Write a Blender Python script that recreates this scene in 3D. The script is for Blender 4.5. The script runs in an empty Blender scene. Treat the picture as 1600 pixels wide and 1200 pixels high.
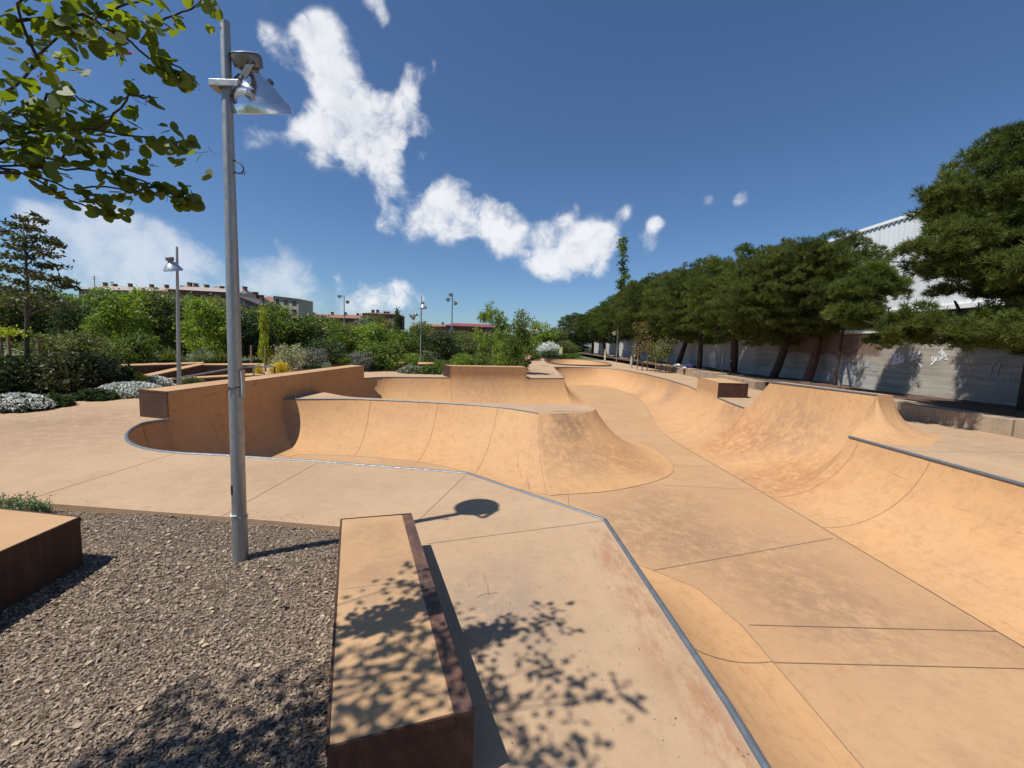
import bpy, bmesh, math, random
import numpy as np
from mathutils import Vector, Matrix, geometry
random.seed(7); rng = np.random.default_rng(7)
S = bpy.context.scene
COL = S.collection
# ------------------------------------------------------------------ camera
CAMH = 1.6; FPX = 650.0; PITCH = math.atan(64/650.0); ROLL = math.atan(0.036)
Fv = Vector((0, math.cos(PITCH), -math.sin(PITCH)))
R0 = Vector((1, 0, 0)); U0 = R0.cross(Fv)
Rv = R0*math.cos(ROLL) + U0*math.sin(ROLL); Uv = -R0*math.sin(ROLL) + U0*math.cos(ROLL)
cd = bpy.data.cameras.new('camera'); cam = bpy.data.objects.new('camera', cd); COL.objects.link(cam)
cd.sensor_fit = 'HORIZONTAL'; cd.sensor_width = 36; cd.lens = FPX/1600*36
cd.clip_start = 0.05; cd.clip_end = 3000
cam.matrix_world = Matrix(((Rv.x, Uv.x, -Fv.x, 0), (Rv.y, Uv.y, -Fv.y, 0), (Rv.z, Uv.z, -Fv.z, CAMH), (0, 0, 0, 1)))
S.camera = cam
S.cycles.max_bounces = 5; S.cycles.diffuse_bounces = 3; S.cycles.glossy_bounces = 3; S.cycles.transmission_bounces = 2
def ray(px, py): return Fv*FPX + Rv*(px-800) + Uv*(600-py)
def un(px, py, z=0.0):                       # where a sight line meets the level z
    d = ray(px, py); t = (z-CAMH)/d.z; return Vector((d.x*t, d.y*t, z))
def atY(px, py, Y):                          # a point of a sight line at distance Y
    d = ray(px, py); t = Y/d.y; return Vector((d.x*t, Y, CAMH+d.z*t))
def hzpx(px): return 536+.036*(px-800)
# ------------------------------------------------------------------ light
SUN_EL = math.radians(61); SUN_AZ = math.atan2(-.873, -.487)
S.view_settings.view_transform = 'Standard'; S.view_settings.look = 'None'
S.view_settings.exposure = 0.22; S.view_settings.gamma = 1.0
sd = bpy.data.lights.new('sun', 'SUN'); sd.energy = 5.0; sd.angle = math.radians(.53); sd.color = (1, .95, .87)
sun = bpy.data.objects.new('sun', sd); COL.objects.link(sun)
sdir = Vector((math.sin(SUN_AZ)*math.cos(SUN_EL), math.cos(SUN_AZ)*math.cos(SUN_EL), math.sin(SUN_EL)))
sun.rotation_euler = sdir.to_track_quat('Z', 'Y').to_euler()
# ------------------------------------------------------------------ node helpers
class NT:
    def __init__(s, tree): s.t = tree; s.n = tree.nodes; s.l = tree.links
    def new(s, typ, **kw):
        n = s.n.new(typ)
        for k, v in kw.items(): setattr(n, k, v)
        return n
    def put(s, sock, v):
        if hasattr(v, 'is_output') or isinstance(v, bpy.types.NodeSocket): s.l.new(v, sock)
        elif v is not None: sock.default_value = v
    def math(s, op, a, b=None, c=None, clamp=False):
        n = s.new('ShaderNodeMath', operation=op); n.use_clamp = clamp
        s.put(n.inputs[0], a)
        if b is not None: s.put(n.inputs[1], b)
        if c is not None: s.put(n.inputs[2], c)
        return n.outputs[0]
    def vmath(s, op, a, b=None):
        n = s.new('ShaderNodeVectorMath', operation=op); s.put(n.inputs[0], a)
        if b is not None: s.put(n.inputs[1], b)
        return n.outputs['Value'] if op in ('DISTANCE', 'LENGTH', 'DOT_PRODUCT') else n.outputs[0]
    def mix(s, f, a, b, typ='MIX'):
        n = s.new('ShaderNodeMix', data_type='RGBA', blend_type=typ)
        s.put(n.inputs[0], f); s.put(n.inputs[6], c4(a)); s.put(n.inputs[7], c4(b)); return n.outputs[2]
    def noise(s, co, scale, detail=4, rough=.55, dist=0, fac=True):
        n = s.new('ShaderNodeTexNoise'); s.put(n.inputs['Vector'], co); n.inputs['Scale'].default_value = scale
        n.inputs['Detail'].default_value = detail; n.inputs['Roughness'].default_value = rough
        n.inputs['Distortion'].default_value = dist
        return n.outputs['Fac'] if fac else n.outputs['Color']
    def ramp(s, v, lo, hi, a=0., b=1., smooth=True):
        n = s.new('ShaderNodeMapRange', interpolation_type='SMOOTHSTEP' if smooth else 'LINEAR')
        s.put(n.inputs[0], v); n.inputs[1].default_value = lo; n.inputs[2].default_value = hi
        n.inputs[3].default_value = a; n.inputs[4].default_value = b; return n.outputs[0]
    def scale(s, co, sc, rot=(0, 0, 0)):
        n = s.new('ShaderNodeMapping'); s.put(n.inputs[0], co); n.inputs['Scale'].default_value = sc
        n.inputs['Rotation'].default_value = rot; return n.outputs[0]
def c4(v):
    if isinstance(v, (tuple, list)) and len(v) == 3: return (*v, 1)
    return v
MATS = {}
def mat(name):
    m = bpy.data.materials.new(name); m.use_nodes = True; t = NT(m.node_tree)
    b = m.node_tree.nodes['Principled BSDF']; MATS[name] = m; return m, t, b
# ------------------------------------------------------------------ sky with clouds
w = bpy.data.worlds.new('World'); S.world = w; w.use_nodes = True
t = NT(w.node_tree); bg = t.n['Background']
sky = t.new('ShaderNodeTexSky', sky_type='NISHITA'); sky.sun_disc = False
sky.sun_elevation = SUN_EL; sky.sun_rotation = SUN_AZ; sky.altitude = 600; sky.air_density = 1.0; sky.dust_density = .7; sky.ozone_density = 2.6
SKYK = .061
bg.inputs[1].default_value = SKYK
tc = t.new('ShaderNodeTexCoord'); D = tc.outputs['Generated']
# cloud blobs: centre of each in the sky (as a direction), radius, density
CL = [(505,48,34,1),(515,95,52,1.1),(480,75,26,.7),(432,78,28,.75),(405,52,22,.6),(455,108,20,.5),(545,135,40,1),(500,110,30,1),
 (555,175,40,.9),(530,205,52,1.1),(495,222,42,1),(445,205,30,.8),(405,208,26,.55),(380,214,24,.6),(590,190,42,1.1),(625,180,30,.9),(655,192,26,.9),
 (642,150,20,.8),(652,118,20,.8),(675,104,14,.7),(570,235,40,1),(610,245,30,.9),(598,275,22,.8),(620,295,20,.7),(660,245,14,.6),(620,215,18,.8),
 (590,308,17,.8),(600,342,22,.9),(640,350,30,1),(665,325,32,1),(700,318,34,1.1),(722,295,12,.6),(700,352,34,1),(745,345,32,1.1),(760,322,20,.8),(790,355,34,1.1),
 (810,345,24,.9),(835,378,38,1.1),(880,385,40,1.1),(925,375,38,1.1),(950,368,26,.9),(880,332,17,.8),(900,325,12,.6),(850,352,22,.8),(780,380,24,.9),(900,408,30,.9),(860,408,26,.8),(930,412,18,.5),
 (830,295,11,.9),(595,18,26,.75),(580,5,20,.5),(612,38,16,.7),(978,332,16,.75),(1000,340,10,.35),(1030,352,18,.75),(1015,375,24,.6),(1045,360,12,.3),(1060,350,12,.22),(1100,315,11,.6),(1155,310,14,.6),(1065,312,8,.3),(1180,312,7,.25),(1230,340,9,.22),(1240,65,10,.2),
 (40,325,28,.75),(20,335,30,.5),(110,345,34,.75),(150,355,36,.7),(90,360,40,.6),(200,370,40,.7),(185,400,60,.65),(240,385,40,.7),(130,410,60,.55),(260,420,60,.6),(230,430,70,.6),(320,440,50,.45),(80,400,60,.5),
 (400,420,50,.5),(440,430,44,.55),(470,445,40,.5),(380,430,40,.5),(530,440,16,.5),(595,457,28,.75),(570,452,20,.6),(620,465,24,.55),(430,382,10,.4),(555,478,40,.35),(558,418,8,.35),(300,395,30,.35),
 (500,470,60,.3),(650,468,10,.35),(410,5,26,.3),(920,15,40,.12),(690,405,12,.2),(30,60,50,.2),(330,250,60,.12),(200,245,60,.14)]
warp = t.noise(D, 4.5, 4, .6, fac=False)
Dw = t.vmath('ADD', D, t.vmath('SCALE', t.vmath('SUBTRACT', warp, (.5, .5, .5)), None))
t.n[-1] if False else None
for n in t.n:
    if n.bl_idname == 'ShaderNodeVectorMath' and n.operation == 'SCALE': n.inputs['Scale'].default_value = .09
acc = None; veil = None
for (px, py, r, k) in CL:
    low = px < 480 and py > 300 or k < .35
    c = ray(px, py).normalized(); e = ((ray(px+r, py).normalized()-c).length + (ray(px, py+r).normalized()-c).length)/2
    v = t.ramp(t.vmath('DISTANCE', Dw, tuple(c)), 0, e*(1.65 if low else 1.5), k, 0, smooth=True)
    if low: veil = v if veil is None else t.math('ADD', veil, v)
    else: acc = v if acc is None else t.math('ADD', acc, v)
acc = t.math('SUBTRACT', 1.0, t.math('EXPONENT', t.math('MULTIPLY', acc, -.78)))
veil = t.math('SUBTRACT', 1.0, t.math('EXPONENT', t.math('MULTIPLY', veil, -.8)))
w2 = t.noise(D, 14, 3, .55, fac=False); sc2 = t.new('ShaderNodeVectorMath', operation='SCALE'); t.put(sc2.inputs[0], t.vmath('SUBTRACT', w2, (.5, .5, .5))); sc2.inputs['Scale'].default_value = .06
D2 = t.vmath('ADD', D, sc2.outputs[0])
vo = t.new('ShaderNodeTexVoronoi', feature='F1'); vo.normalize = True; t.put(vo.inputs['Vector'], D2); vo.inputs['Scale'].default_value = 13
vo.inputs['Detail'].default_value = 2; vo.inputs['Roughness'].default_value = .5; vo.inputs['Lacunarity'].default_value = 2.4
n1 = t.noise(D2, 7, 9, .63, .1); nd = t.math('SUBTRACT', n1, .5)
bil = t.math('SUBTRACT', .45, vo.outputs['Distance'])
den = t.math('ADD', acc, t.math('ADD', t.math('MULTIPLY', bil, .6), t.math('MULTIPLY', nd, 3.0)))
m1 = t.math('MULTIPLY', t.ramp(den, .12, .86), t.ramp(acc, .03, .34))
vd = t.math('ADD', veil, t.math('MULTIPLY', nd, 2.6)); m2 = t.math('MULTIPLY', t.math('MULTIPLY', t.ramp(vd, .12, .95), t.ramp(veil, .03, .5)), .62)
m0 = t.math('MAXIMUM', m1, m2)
up = t.noise(t.vmath('ADD', D2, (-.012, -.009, .028)), 7, 9, .63, .1)
core = t.ramp(t.math('ADD', t.math('MULTIPLY', t.math('SUBTRACT', up, n1), 2.2), t.math('ADD', t.math('MULTIPLY', acc, .55), t.math('MULTIPLY', bil, -.6))), .05, .95)
ccol = t.mix(core, (12.8, 13.0, 13.4), (8.2, 9.0, 10.4))
sep = t.new('ShaderNodeSeparateXYZ'); t.put(sep.inputs[0], D)
skc = t.mix(1.0, sky.outputs[0], (.95, 1.20, 1.46), 'MULTIPLY')
out = t.mix(t.math('MULTIPLY', m0, .95), skc, ccol)
t.put(bg.inputs[0], out)
# ------------------------------------------------------------------ materials
def objco(t): return t.new('ShaderNodeTexCoord').outputs['Object']
def geoco(t): return t.new('ShaderNodeNewGeometry').outputs['Position']
def bump(t, b, h, strength, dist=.01):
    n = t.new('ShaderNodeBump'); n.inputs['Strength'].default_value = strength; n.inputs['Distance'].default_value = dist
    t.put(n.inputs['Height'], h); t.put(b.inputs['Normal'], n.outputs[0])
def concrete(name, base, alt, dark, stains=(), streak=.0, grain=.10, rough=.85, spots=.5, bands=()):
    m, t, b = mat(name); co = geoco(t)
    c = t.mix(t.ramp(t.noise(co, .55, 6, .6, .1), .36, .64), base, alt)
    c = t.mix(t.math('MULTIPLY', t.ramp(t.noise(co, 2.6, 10, .78, .1), .45, .76), .5), c, dark)
    c = t.mix(t.math('MULTIPLY', t.ramp(t.noise(co, 9, 10, .8), .48, .70), .42), c, dark)
    c = t.mix(t.math('MULTIPLY', t.ramp(t.noise(co, 1.3, 9, .74), .52, .62), .22), c, t.mix(1, base, (1.12, 1.14, 1.18), 'MULTIPLY'))
    c = t.mix(t.math('MULTIPLY', t.ramp(t.noise(t.vmath('ADD', co, (7, 3, 2)), .9, 9, .72), .54, .66), .34), c, tuple(x*.72 for x in base))
    if streak:
        for rot, sc in (((0, 0, .5), (9, .7, 3)), ((.4, 0, -.9), (8, .6, 5)), ((0, .3, 1.5), (10, .5, 2))):
            s1 = t.ramp(t.noise(t.scale(co, sc, rot), 1.6, 5, .7, .6), .60, .70)
            s1 = t.math('MULTIPLY', s1, t.ramp(t.noise(co, .7, 3, .5), .42, .66))
            c = t.mix(t.math('MULTIPLY', s1, streak), c, dark)
        for k_, (rot, sc) in enumerate((((0, 0, .45), (34, 1.2, 8)), ((.5, .2, -.8), (30, 1.0, 9)), ((0, .3, 1.35), (36, 1.1, 6)))):
            s1 = t.ramp(t.noise(t.scale(t.vmath('ADD', co, (k_*3, 1, 0)), sc, rot), 1, 4, .6, .9), .655, .70)
            s1 = t.math('MULTIPLY', s1, t.ramp(t.noise(co, .8, 3, .5), .42, .60)); c = t.mix(t.math('MULTIPLY', s1, min(1, streak*1.2)), c, (.20, .14, .10))
        s1 = t.ramp(t.noise(t.scale(co, (7, 7, .45)), 1.2, 8, .7), .50, .66); c = t.mix(t.math('MULTIPLY', s1, streak*.7), c, dark)
    for (x, y, z, r, k, col) in stains:
        d = t.vmath('DISTANCE', co, (x, y, z)); f = t.ramp(d, r*.25, r, 1, 0)
        f = t.math('MULTIPLY', f, t.ramp(t.noise(t.scale(co, (1, 1, .4)), 5.5, 9, .8, .1), .36, .58))
        c = t.mix(t.math('MULTIPLY', f, k), c, col)
    for (a, b_, c_, w_, y0, y1, k, col) in bands:   # stained strip along the line a*x+b*y+c=0
        l = t.math('ABSOLUTE', t.math('ADD', t.vmath('DOT_PRODUCT', co, (a, b_, 0)), c_)); f = t.ramp(l, w_*.2, w_, 1, 0)
        sy = t.new('ShaderNodeSeparateXYZ'); t.put(sy.inputs[0], co); f = t.math('MULTIPLY', f, t.math('MULTIPLY', t.ramp(sy.outputs[1], y0, y0+.4), t.ramp(sy.outputs[1], y1-.3, y1, 1, 0)))
        f = t.math('MULTIPLY', f, t.ramp(t.noise(t.scale(co, (3, 1, 1)), 3.2, 9, .78), .42, .60)); c = t.mix(t.math('MULTIPLY', f, k), c, col)
    sp = t.ramp(t.noise(co, 55, 2, .5), .70, .76); c = t.mix(t.math('MULTIPLY', sp, spots), c, dark)
    g = t.noise(co, 190, 4, .8); c = t.mix(t.math('MULTIPLY', t.ramp(g, .35, .7), grain*2.2), c, t.mix(1, c, (.62, .6, .58), 'MULTIPLY'))
    t.put(b.inputs['Base Color'], c); b.inputs['Roughness'].default_value = rough; b.inputs['Specular IOR Level'].default_value = .25
    h = t.math('ADD', t.math('MULTIPLY', t.noise(co, 90, 4, .7), .6), t.math('MULTIPLY', t.noise(co, 6, 5, .6), 1.2))
    bump(t, b, h, .22, .006); return m
RUST = (.30, .125, .055); DK = (.20, .125, .085)
M_deck = concrete('deck_concrete', (.452, .315, .198), (.412, .28, .172), (.285, .188, .12),
    [(-.1, 2.55, 0, .6, .38, (.2, .17, .15)), (.05, 2.2, 0, .45, .35, (.2, .17, .15)), (-3, 4.6, 0, 1.2, .2, DK), (-7, 6, 0, 2.4, .4, DK), (-8, 7.5, 0, 1.8, .35, DK), (9, 8, 0, 2.5, .3, DK)], grain=.16,
    bands=[(.998, .065, -1.06, .26, -2, 3.65, .6, RUST), (.998, .065, -1.14, .08, -2, 3.7, .5, (.36, .30, .24))])
M_bowl = concrete('bowl_concrete', (.485, .292, .148), (.52, .302, .14), (.35, .19, .095),
    [(1.6, 9.3, -.6, 1.5, .5, DK), (1.4, 10.2, -.2, .9, .7, DK), (3.0, 9.5, -1.0, 1.1, .5, RUST), (7.0, 10.0, -.4, 1.5, .5, DK), (6.2, 11.2, -.9, 1.5, .6, RUST), (5.8, 8.6, -1.0, 1.5, .6, RUST),
     (6.6, 24, -.5, 2.0, .6, DK), (7.6, 20, -.3, 1.6, .5, DK), (-1, 18, -.2, 2.2, .3, DK), (1.3, 3.3, -.1, .7, .35, RUST), (7.0, 12.5, -.3, 1, .4, DK)], streak=.55, grain=.10)
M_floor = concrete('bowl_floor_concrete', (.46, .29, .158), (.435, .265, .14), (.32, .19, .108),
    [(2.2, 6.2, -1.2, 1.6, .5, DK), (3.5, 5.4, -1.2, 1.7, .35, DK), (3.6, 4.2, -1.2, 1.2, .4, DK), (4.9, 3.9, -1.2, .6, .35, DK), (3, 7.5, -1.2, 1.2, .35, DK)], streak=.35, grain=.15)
M_cap = concrete('ledge_concrete', (.48, .305, .165), (.43, .265, .135), (.31, .20, .13), [(-.6, 2.2, .28, .5, .4, DK), (-.9, 2.7, .28, .3, .35, DK)], grain=.16)
M_joint, t, b = mat('joint_seal'); b.inputs['Base Color'].default_value = (.23, .145, .09, 1); b.inputs['Roughness'].default_value = .95
M_scuff, t, b = mat('dark_scuff'); co = geoco(t)
t.put(b.inputs['Base Color'], t.mix(t.ramp(t.noise(co, 40, 4, .7), .4, .6), (.13, .09, .065), (.36, .24, .15))); b.inputs['Roughness'].default_value = .9
def corten(name, a, bb, cc):
    m, t, b = mat(name); co = geoco(t)
    c = t.mix(t.ramp(t.noise(co, 3, 7, .7, .7), .35, .65), a, bb)
    c = t.mix(t.math('MULTIPLY', t.ramp(t.noise(t.scale(co, (14, 14, 1)), 1.2, 5, .7), .5, .7), .6), c, cc)
    c = t.mix(t.math('MULTIPLY', t.ramp(t.noise(co, 120, 3, .7), .5, .75), .35), c, cc)
    t.put(b.inputs['Base Color'], c); b.inputs['Roughness'].default_value = .7; b.inputs['Metallic'].default_value = .15
    bump(t, b, t.noise(co, 60, 5, .7), .25, .004); return m
M_corten = corten('weathered_steel', (.075, .031, .017), (.048, .021, .013), (.12, .055, .03))
M_strip = corten('worn_steel_strip', (.15, .075, .045), (.055, .032, .03), (.24, .13, .075))
def metal(name, col, rough, mott=.5, metallic=1.0):
    m, t, b = mat(name); co = objco(t)
    v = t.new('ShaderNodeTexVoronoi'); t.put(v.inputs['Vector'], co); v.inputs['Scale'].default_value = 55
    c = t.mix(t.math('MULTIPLY', v.outputs['Color'], mott) if False else t.math('MULTIPLY', t.noise(co, 30, 5, .7), mott), col, tuple(x*.45 for x in col))
    t.put(b.inputs['Base Color'], c); b.inputs['Metallic'].default_value = metallic; t.put(b.inputs['Roughness'], t.ramp(t.noise(co, 18, 4, .6), .3, .7, rough*.8, rough*1.25)); return m
M_galv = metal('galvanised_steel', (.40, .42, .43), .48, .6, .75)
M_chrome = metal('polished_aluminium', (.86, .86, .85), .17, .08, .82)
M_shade = metal('brushed_aluminium', (.62, .64, .65), .3, .15, .75)
M_cast = metal('dull_cast_aluminium', (.30, .27, .22), .42, .5, .8)
M_coping = metal('coping_steel', (.19, .215, .24), .5, .6, .55)
M_paleedge, t, b = mat('worn_pale_edge'); b.inputs['Base Color'].default_value = (.55, .50, .43, 1); b.inputs['Roughness'].default_value = .5
M_yoke, t, b = mat('painted_grey_steel'); b.inputs['Base Color'].default_value = (.06, .07, .08, 1); b.inputs['Roughness'].default_value = .85; b.inputs['Specular IOR Level'].default_value = .15
M_black, t, b = mat('black_rubber'); b.inputs['Base Color'].default_value = (.012, .012, .014, 1); b.inputs['Roughness'].default_value = .5
M_wood, t, b = mat('stake_wood'); co = objco(t); t.put(b.inputs['Base Color'], t.mix(t.noise(t.scale(co, (20, 20, 1)), 2, 4), (.30, .21, .12), (.18, .12, .07))); b.inputs['Roughness'].default_value = .9
def plain(name, col, rough=.8, var=.25, sc=3.):
    m, t, b = mat(name); co = geoco(t)
    t.put(b.inputs['Base Color'], t.mix(t.ramp(t.noise(co, sc, 6, .65), .3, .7), col, tuple(x*(1-var) for x in col))); b.inputs['Roughness'].default_value = rough; return m
def bark(name, a, bcol):
    m, t, b = mat(name); co = objco(t)
    f = t.noise(t.scale(co, (9, 9, 2.2)), 2.4, 6, .7, .5)
    t.put(b.inputs['Base Color'], t.mix(t.ramp(f, .35, .65), a, bcol)); b.inputs['Roughness'].default_value = .95
    bump(t, b, f, .8, .03); return m
M_pbark = bark('pine_bark', (.075, .048, .034), (.035, .024, .018)); M_pbark2 = bark('red_pine_bark', (.16, .075, .045), (.06, .035, .025))
M_bark = bark('grey_brown_bark', (.10, .08, .065), (.045, .036, .03))
def leaf(name, a, bcol, c3=None, trans=.35, nsc=.8, gloss=.35, tcol=None):
    m = bpy.data.materials.new(name); m.use_nodes = True; t = NT(m.node_tree); t.n.remove(t.n['Principled BSDF'])
    g = t.new('ShaderNodeNewGeometry'); rnd = g.outputs['Random Per Island']; co = objco(t)
    c = t.mix(rnd, a, bcol)
    if c3 is not None: c = t.mix(t.ramp(t.noise(co, nsc, 3, .6), .42, .62), c, c3)
    d = t.new('ShaderNodeBsdfPrincipled'); t.put(d.inputs['Base Color'], c); d.inputs['Roughness'].default_value = .5; d.inputs['Specular IOR Level'].default_value = gloss
    tr = t.new('ShaderNodeBsdfTranslucent'); t.put(tr.inputs[0], t.mix(1, c, tcol or (1.5, 1.6, .6), 'MULTIPLY'))
    mx = t.new('ShaderNodeMixShader'); mx.inputs[0].default_value = trans
    t.l.new(d.outputs[0], mx.inputs[1]); t.l.new(tr.outputs[0], mx.inputs[2]); t.l.new(mx.outputs[0], t.n['Material Output'].inputs[0]); return m
L_pine = leaf('pine_needles', (.075, .10, .022), (.135, .165, .036), (.05, .07, .018), .2, .9, .15)
L_pine2 = leaf('pine_needles_light', (.10, .14, .028), (.165, .20, .042), (.065, .09, .022), .22, .9, .15)
L_mid = leaf('mid_green_leaves', (.095, .145, .028), (.15, .205, .04), (.055, .09, .022))
L_lite = leaf('fresh_green_leaves', (.16, .24, .035), (.24, .32, .05), (.09, .15, .025))
L_dark = leaf('dark_green_leaves', (.035, .06, .022), (.06, .09, .03), (.025, .045, .02))
L_olive = leaf('olive_leaves', (.105, .125, .045), (.17, .185, .07), (.065, .085, .03))
L_yell = leaf('yellow_green_leaves', (.26, .32, .03), (.38, .40, .04), (.16, .24, .03))
L_grey = leaf('grey_green_leaves', (.20, .23, .17), (.30, .33, .26), (.13, .16, .10), .2)
L_pale = leaf('pale_feathery_leaves', (.33, .33, .22), (.42, .40, .27), (.20, .22, .13), .25)
L_purp = leaf('grey_purple_leaves', (.17, .17, .16), (.24, .22, .22), (.09, .10, .09), .2)
L_white = leaf('white_flowers', (.60, .62, .56), (.78, .79, .74), None, .2, tcol=(1, 1, 1))
L_yflow = leaf('yellow_flowers', (.55, .42, .02), (.70, .55, .04), None, .2, tcol=(1, 1, .4))
L_brown = leaf('bronze_leaves', (.13, .095, .035), (.19, .14, .05), (.09, .10, .035))
L_judas = leaf('heart_shaped_leaves', (.07, .115, .022), (.135, .18, .032), (.085, .12, .028), .5, 3., .45, (2.0, 1.85, .3))
L_dusk = leaf('dusky_leaves', (.045, .062, .028), (.085, .095, .04), (.06, .06, .03), .25, 2.)
L_pink = leaf('pink_pods', (.35, .05, .09), (.25, .04, .07), None, .2, tcol=(1, .6, .8))
# ------------------------------------------------------------------ object helpers
def tag(o, label=None, cat=None, group=None, kind=None):
    if label: o['label'] = label
    if cat: o['category'] = cat
    if group: o['group'] = group
    if kind: o['kind'] = kind
    return o
def empty(name, loc=(0, 0, 0), label=None, cat=None, group=None, rz=0):
    o = bpy.data.objects.new(name, None); COL.objects.link(o); o.location = loc; o.rotation_euler = (0, 0, rz)
    o.empty_display_size = .1; return tag(o, label, cat, group)
def link(name, me, m, parent=None):
    o = bpy.data.objects.new(name, me); COL.objects.link(o)
    if m is not None and len(me.materials) == 0:
        for x in (m if isinstance(m, (list, tuple)) else [m]): me.materials.append(x)
    if parent: o.parent = parent
    return o
def smooth(me, ang=35):
    me.polygons.foreach_set('use_smooth', [True]*len(me.polygons)); me.update()
    if ang is not None:
        bm = bmesh.new(); bm.from_mesh(me)
        for e in bm.edges:
            if len(e.link_faces) == 2 and e.calc_face_angle(0) > math.radians(ang): e.smooth = False
        bm.to_mesh(me); bm.free()
class MB:
    """collects shapes; build() links them as one mesh object"""
    def __init__(s): s.v = []; s.f = []; s.mi = []; s.cur = 0
    def add(s, vs, fs):
        o = len(s.v); s.v += [tuple(v) for v in vs]
        for f in fs: s.f.append(tuple(i+o for i in f)); s.mi.append(s.cur)
    def box(s, lo, hi, rz=0, c=None):
        x0, y0, z0 = lo; x1, y1, z1 = hi
        vs = [(x0, y0, z0), (x1, y0, z0), (x1, y1, z0), (x0, y1, z0), (x0, y0, z1), (x1, y0, z1), (x1, y1, z1), (x0, y1, z1)]
        if rz:
            cx, cy = c or ((x0+x1)/2, (y0+y1)/2); a, b = math.cos(rz), math.sin(rz)
            vs = [(cx+(x-cx)*a-(y-cy)*b, cy+(x-cx)*b+(y-cy)*a, z) for x, y, z in vs]
        s.add(vs, [(3, 2, 1, 0), (4, 5, 6, 7), (0, 1, 5, 4), (1, 2, 6, 5), (2, 3, 7, 6), (3, 0, 4, 7)])
    def prism(s, pts, z0, z1):
        n = len(pts); z1s = z1 if isinstance(z1, (list, tuple)) else [z1]*n; z0s = z0 if isinstance(z0, (list, tuple)) else [z0]*n
        vs = [(p[0], p[1], z) for p, z in zip(pts, z0s)] + [(p[0], p[1], z) for p, z in zip(pts, z1s)]
        ar = sum(pts[i][0]*pts[(i+1) % n][1]-pts[(i+1) % n][0]*pts[i][1] for i in range(n))
        fs = [tuple(range(n-1, -1, -1)), tuple(range(n, 2*n))] + [(i, (i+1) % n, n+(i+1) % n, n+i) for i in range(n)]
        if ar < 0: fs = [f[::-1] for f in fs]
        s.add(vs, fs)
    def tube(s, pts, rad, seg=8, cap=True):
        pts = [Vector(p) for p in pts]; n = len(pts); rs = rad if isinstance(rad, (list, tuple)) else [rad]*n
        o = []; up = None
        for i, p in enumerate(pts):
            d = (pts[min(i+1, n-1)]-pts[max(i-1, 0)]).normalized()
            if up is None: up = d.orthogonal().normalized()
            up = (up-d*up.dot(d)); up = up.normalized() if up.length > 1e-6 else d.orthogonal().normalized(); sd_ = d.cross(up)
            for k in range(seg):
                a = 2*math.pi*k/seg; o.append(p+(up*math.cos(a)+sd_*math.sin(a))*rs[i])
        fs = [(i*seg+k, i*seg+(k+1) % seg, (i+1)*seg+(k+1) % seg, (i+1)*seg+k) for i in range(n-1) for k in range(seg)]
        if cap: fs += [tuple(range(seg-1, -1, -1)), tuple((n-1)*seg+k for k in range(seg))]
        s.add(o, fs)
    def lathe(s, prof, seg=24, M=None):
        M = M or Matrix(); o = [M@Vector((r*math.cos(2*math.pi*k/seg), r*math.sin(2*math.pi*k/seg), z)) for r, z in prof for k in range(seg)]
        s.add(o, [(i*seg+k, i*seg+(k+1) % seg, (i+1)*seg+(k+1) % seg, (i+1)*seg+k) for i in range(len(prof)-1) for k in range(seg)])
    def build(s, name, m, parent=None, sm=None, bevel=0):
        me = bpy.data.meshes.new(name); me.from_pydata(s.v, [], s.f); me.validate(); me.update()
        if any(s.mi) and len(s.mi) == len(me.polygons): me.polygons.foreach_set('material_index', s.mi)
        o = link(name, me, m, parent)
        if sm: smooth(me, sm)
        if bevel:
            b = o.modifiers.new('bevel', 'BEVEL'); b.width = bevel; b.segments = 2; b.limit_method = 'ANGLE'
        return o
def npmesh(name, V, F):
    """V (n,3) vertices, F (m,k) faces with k corners"""
    me = bpy.data.meshes.new(name); m, k = F.shape
    me.vertices.add(len(V)); me.vertices.foreach_set('co', V.astype(np.float32).ravel())
    me.loops.add(m*k); me.loops.foreach_set('vertex_index', F.astype(np.int32).ravel())
    me.polygons.add(m); me.polygons.foreach_set('loop_start', np.arange(0, m*k, k, dtype=np.int32)); me.polygons.foreach_set('loop_total', np.full(m, k, dtype=np.int32))
    me.update(calc_edges=True); me.validate(); return me
def copy_tree(o, parent=None):
    c = o.copy(); COL.objects.link(c); c.parent = parent
    for ch in list(o.children): copy_tree(ch, c)
    return c
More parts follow.
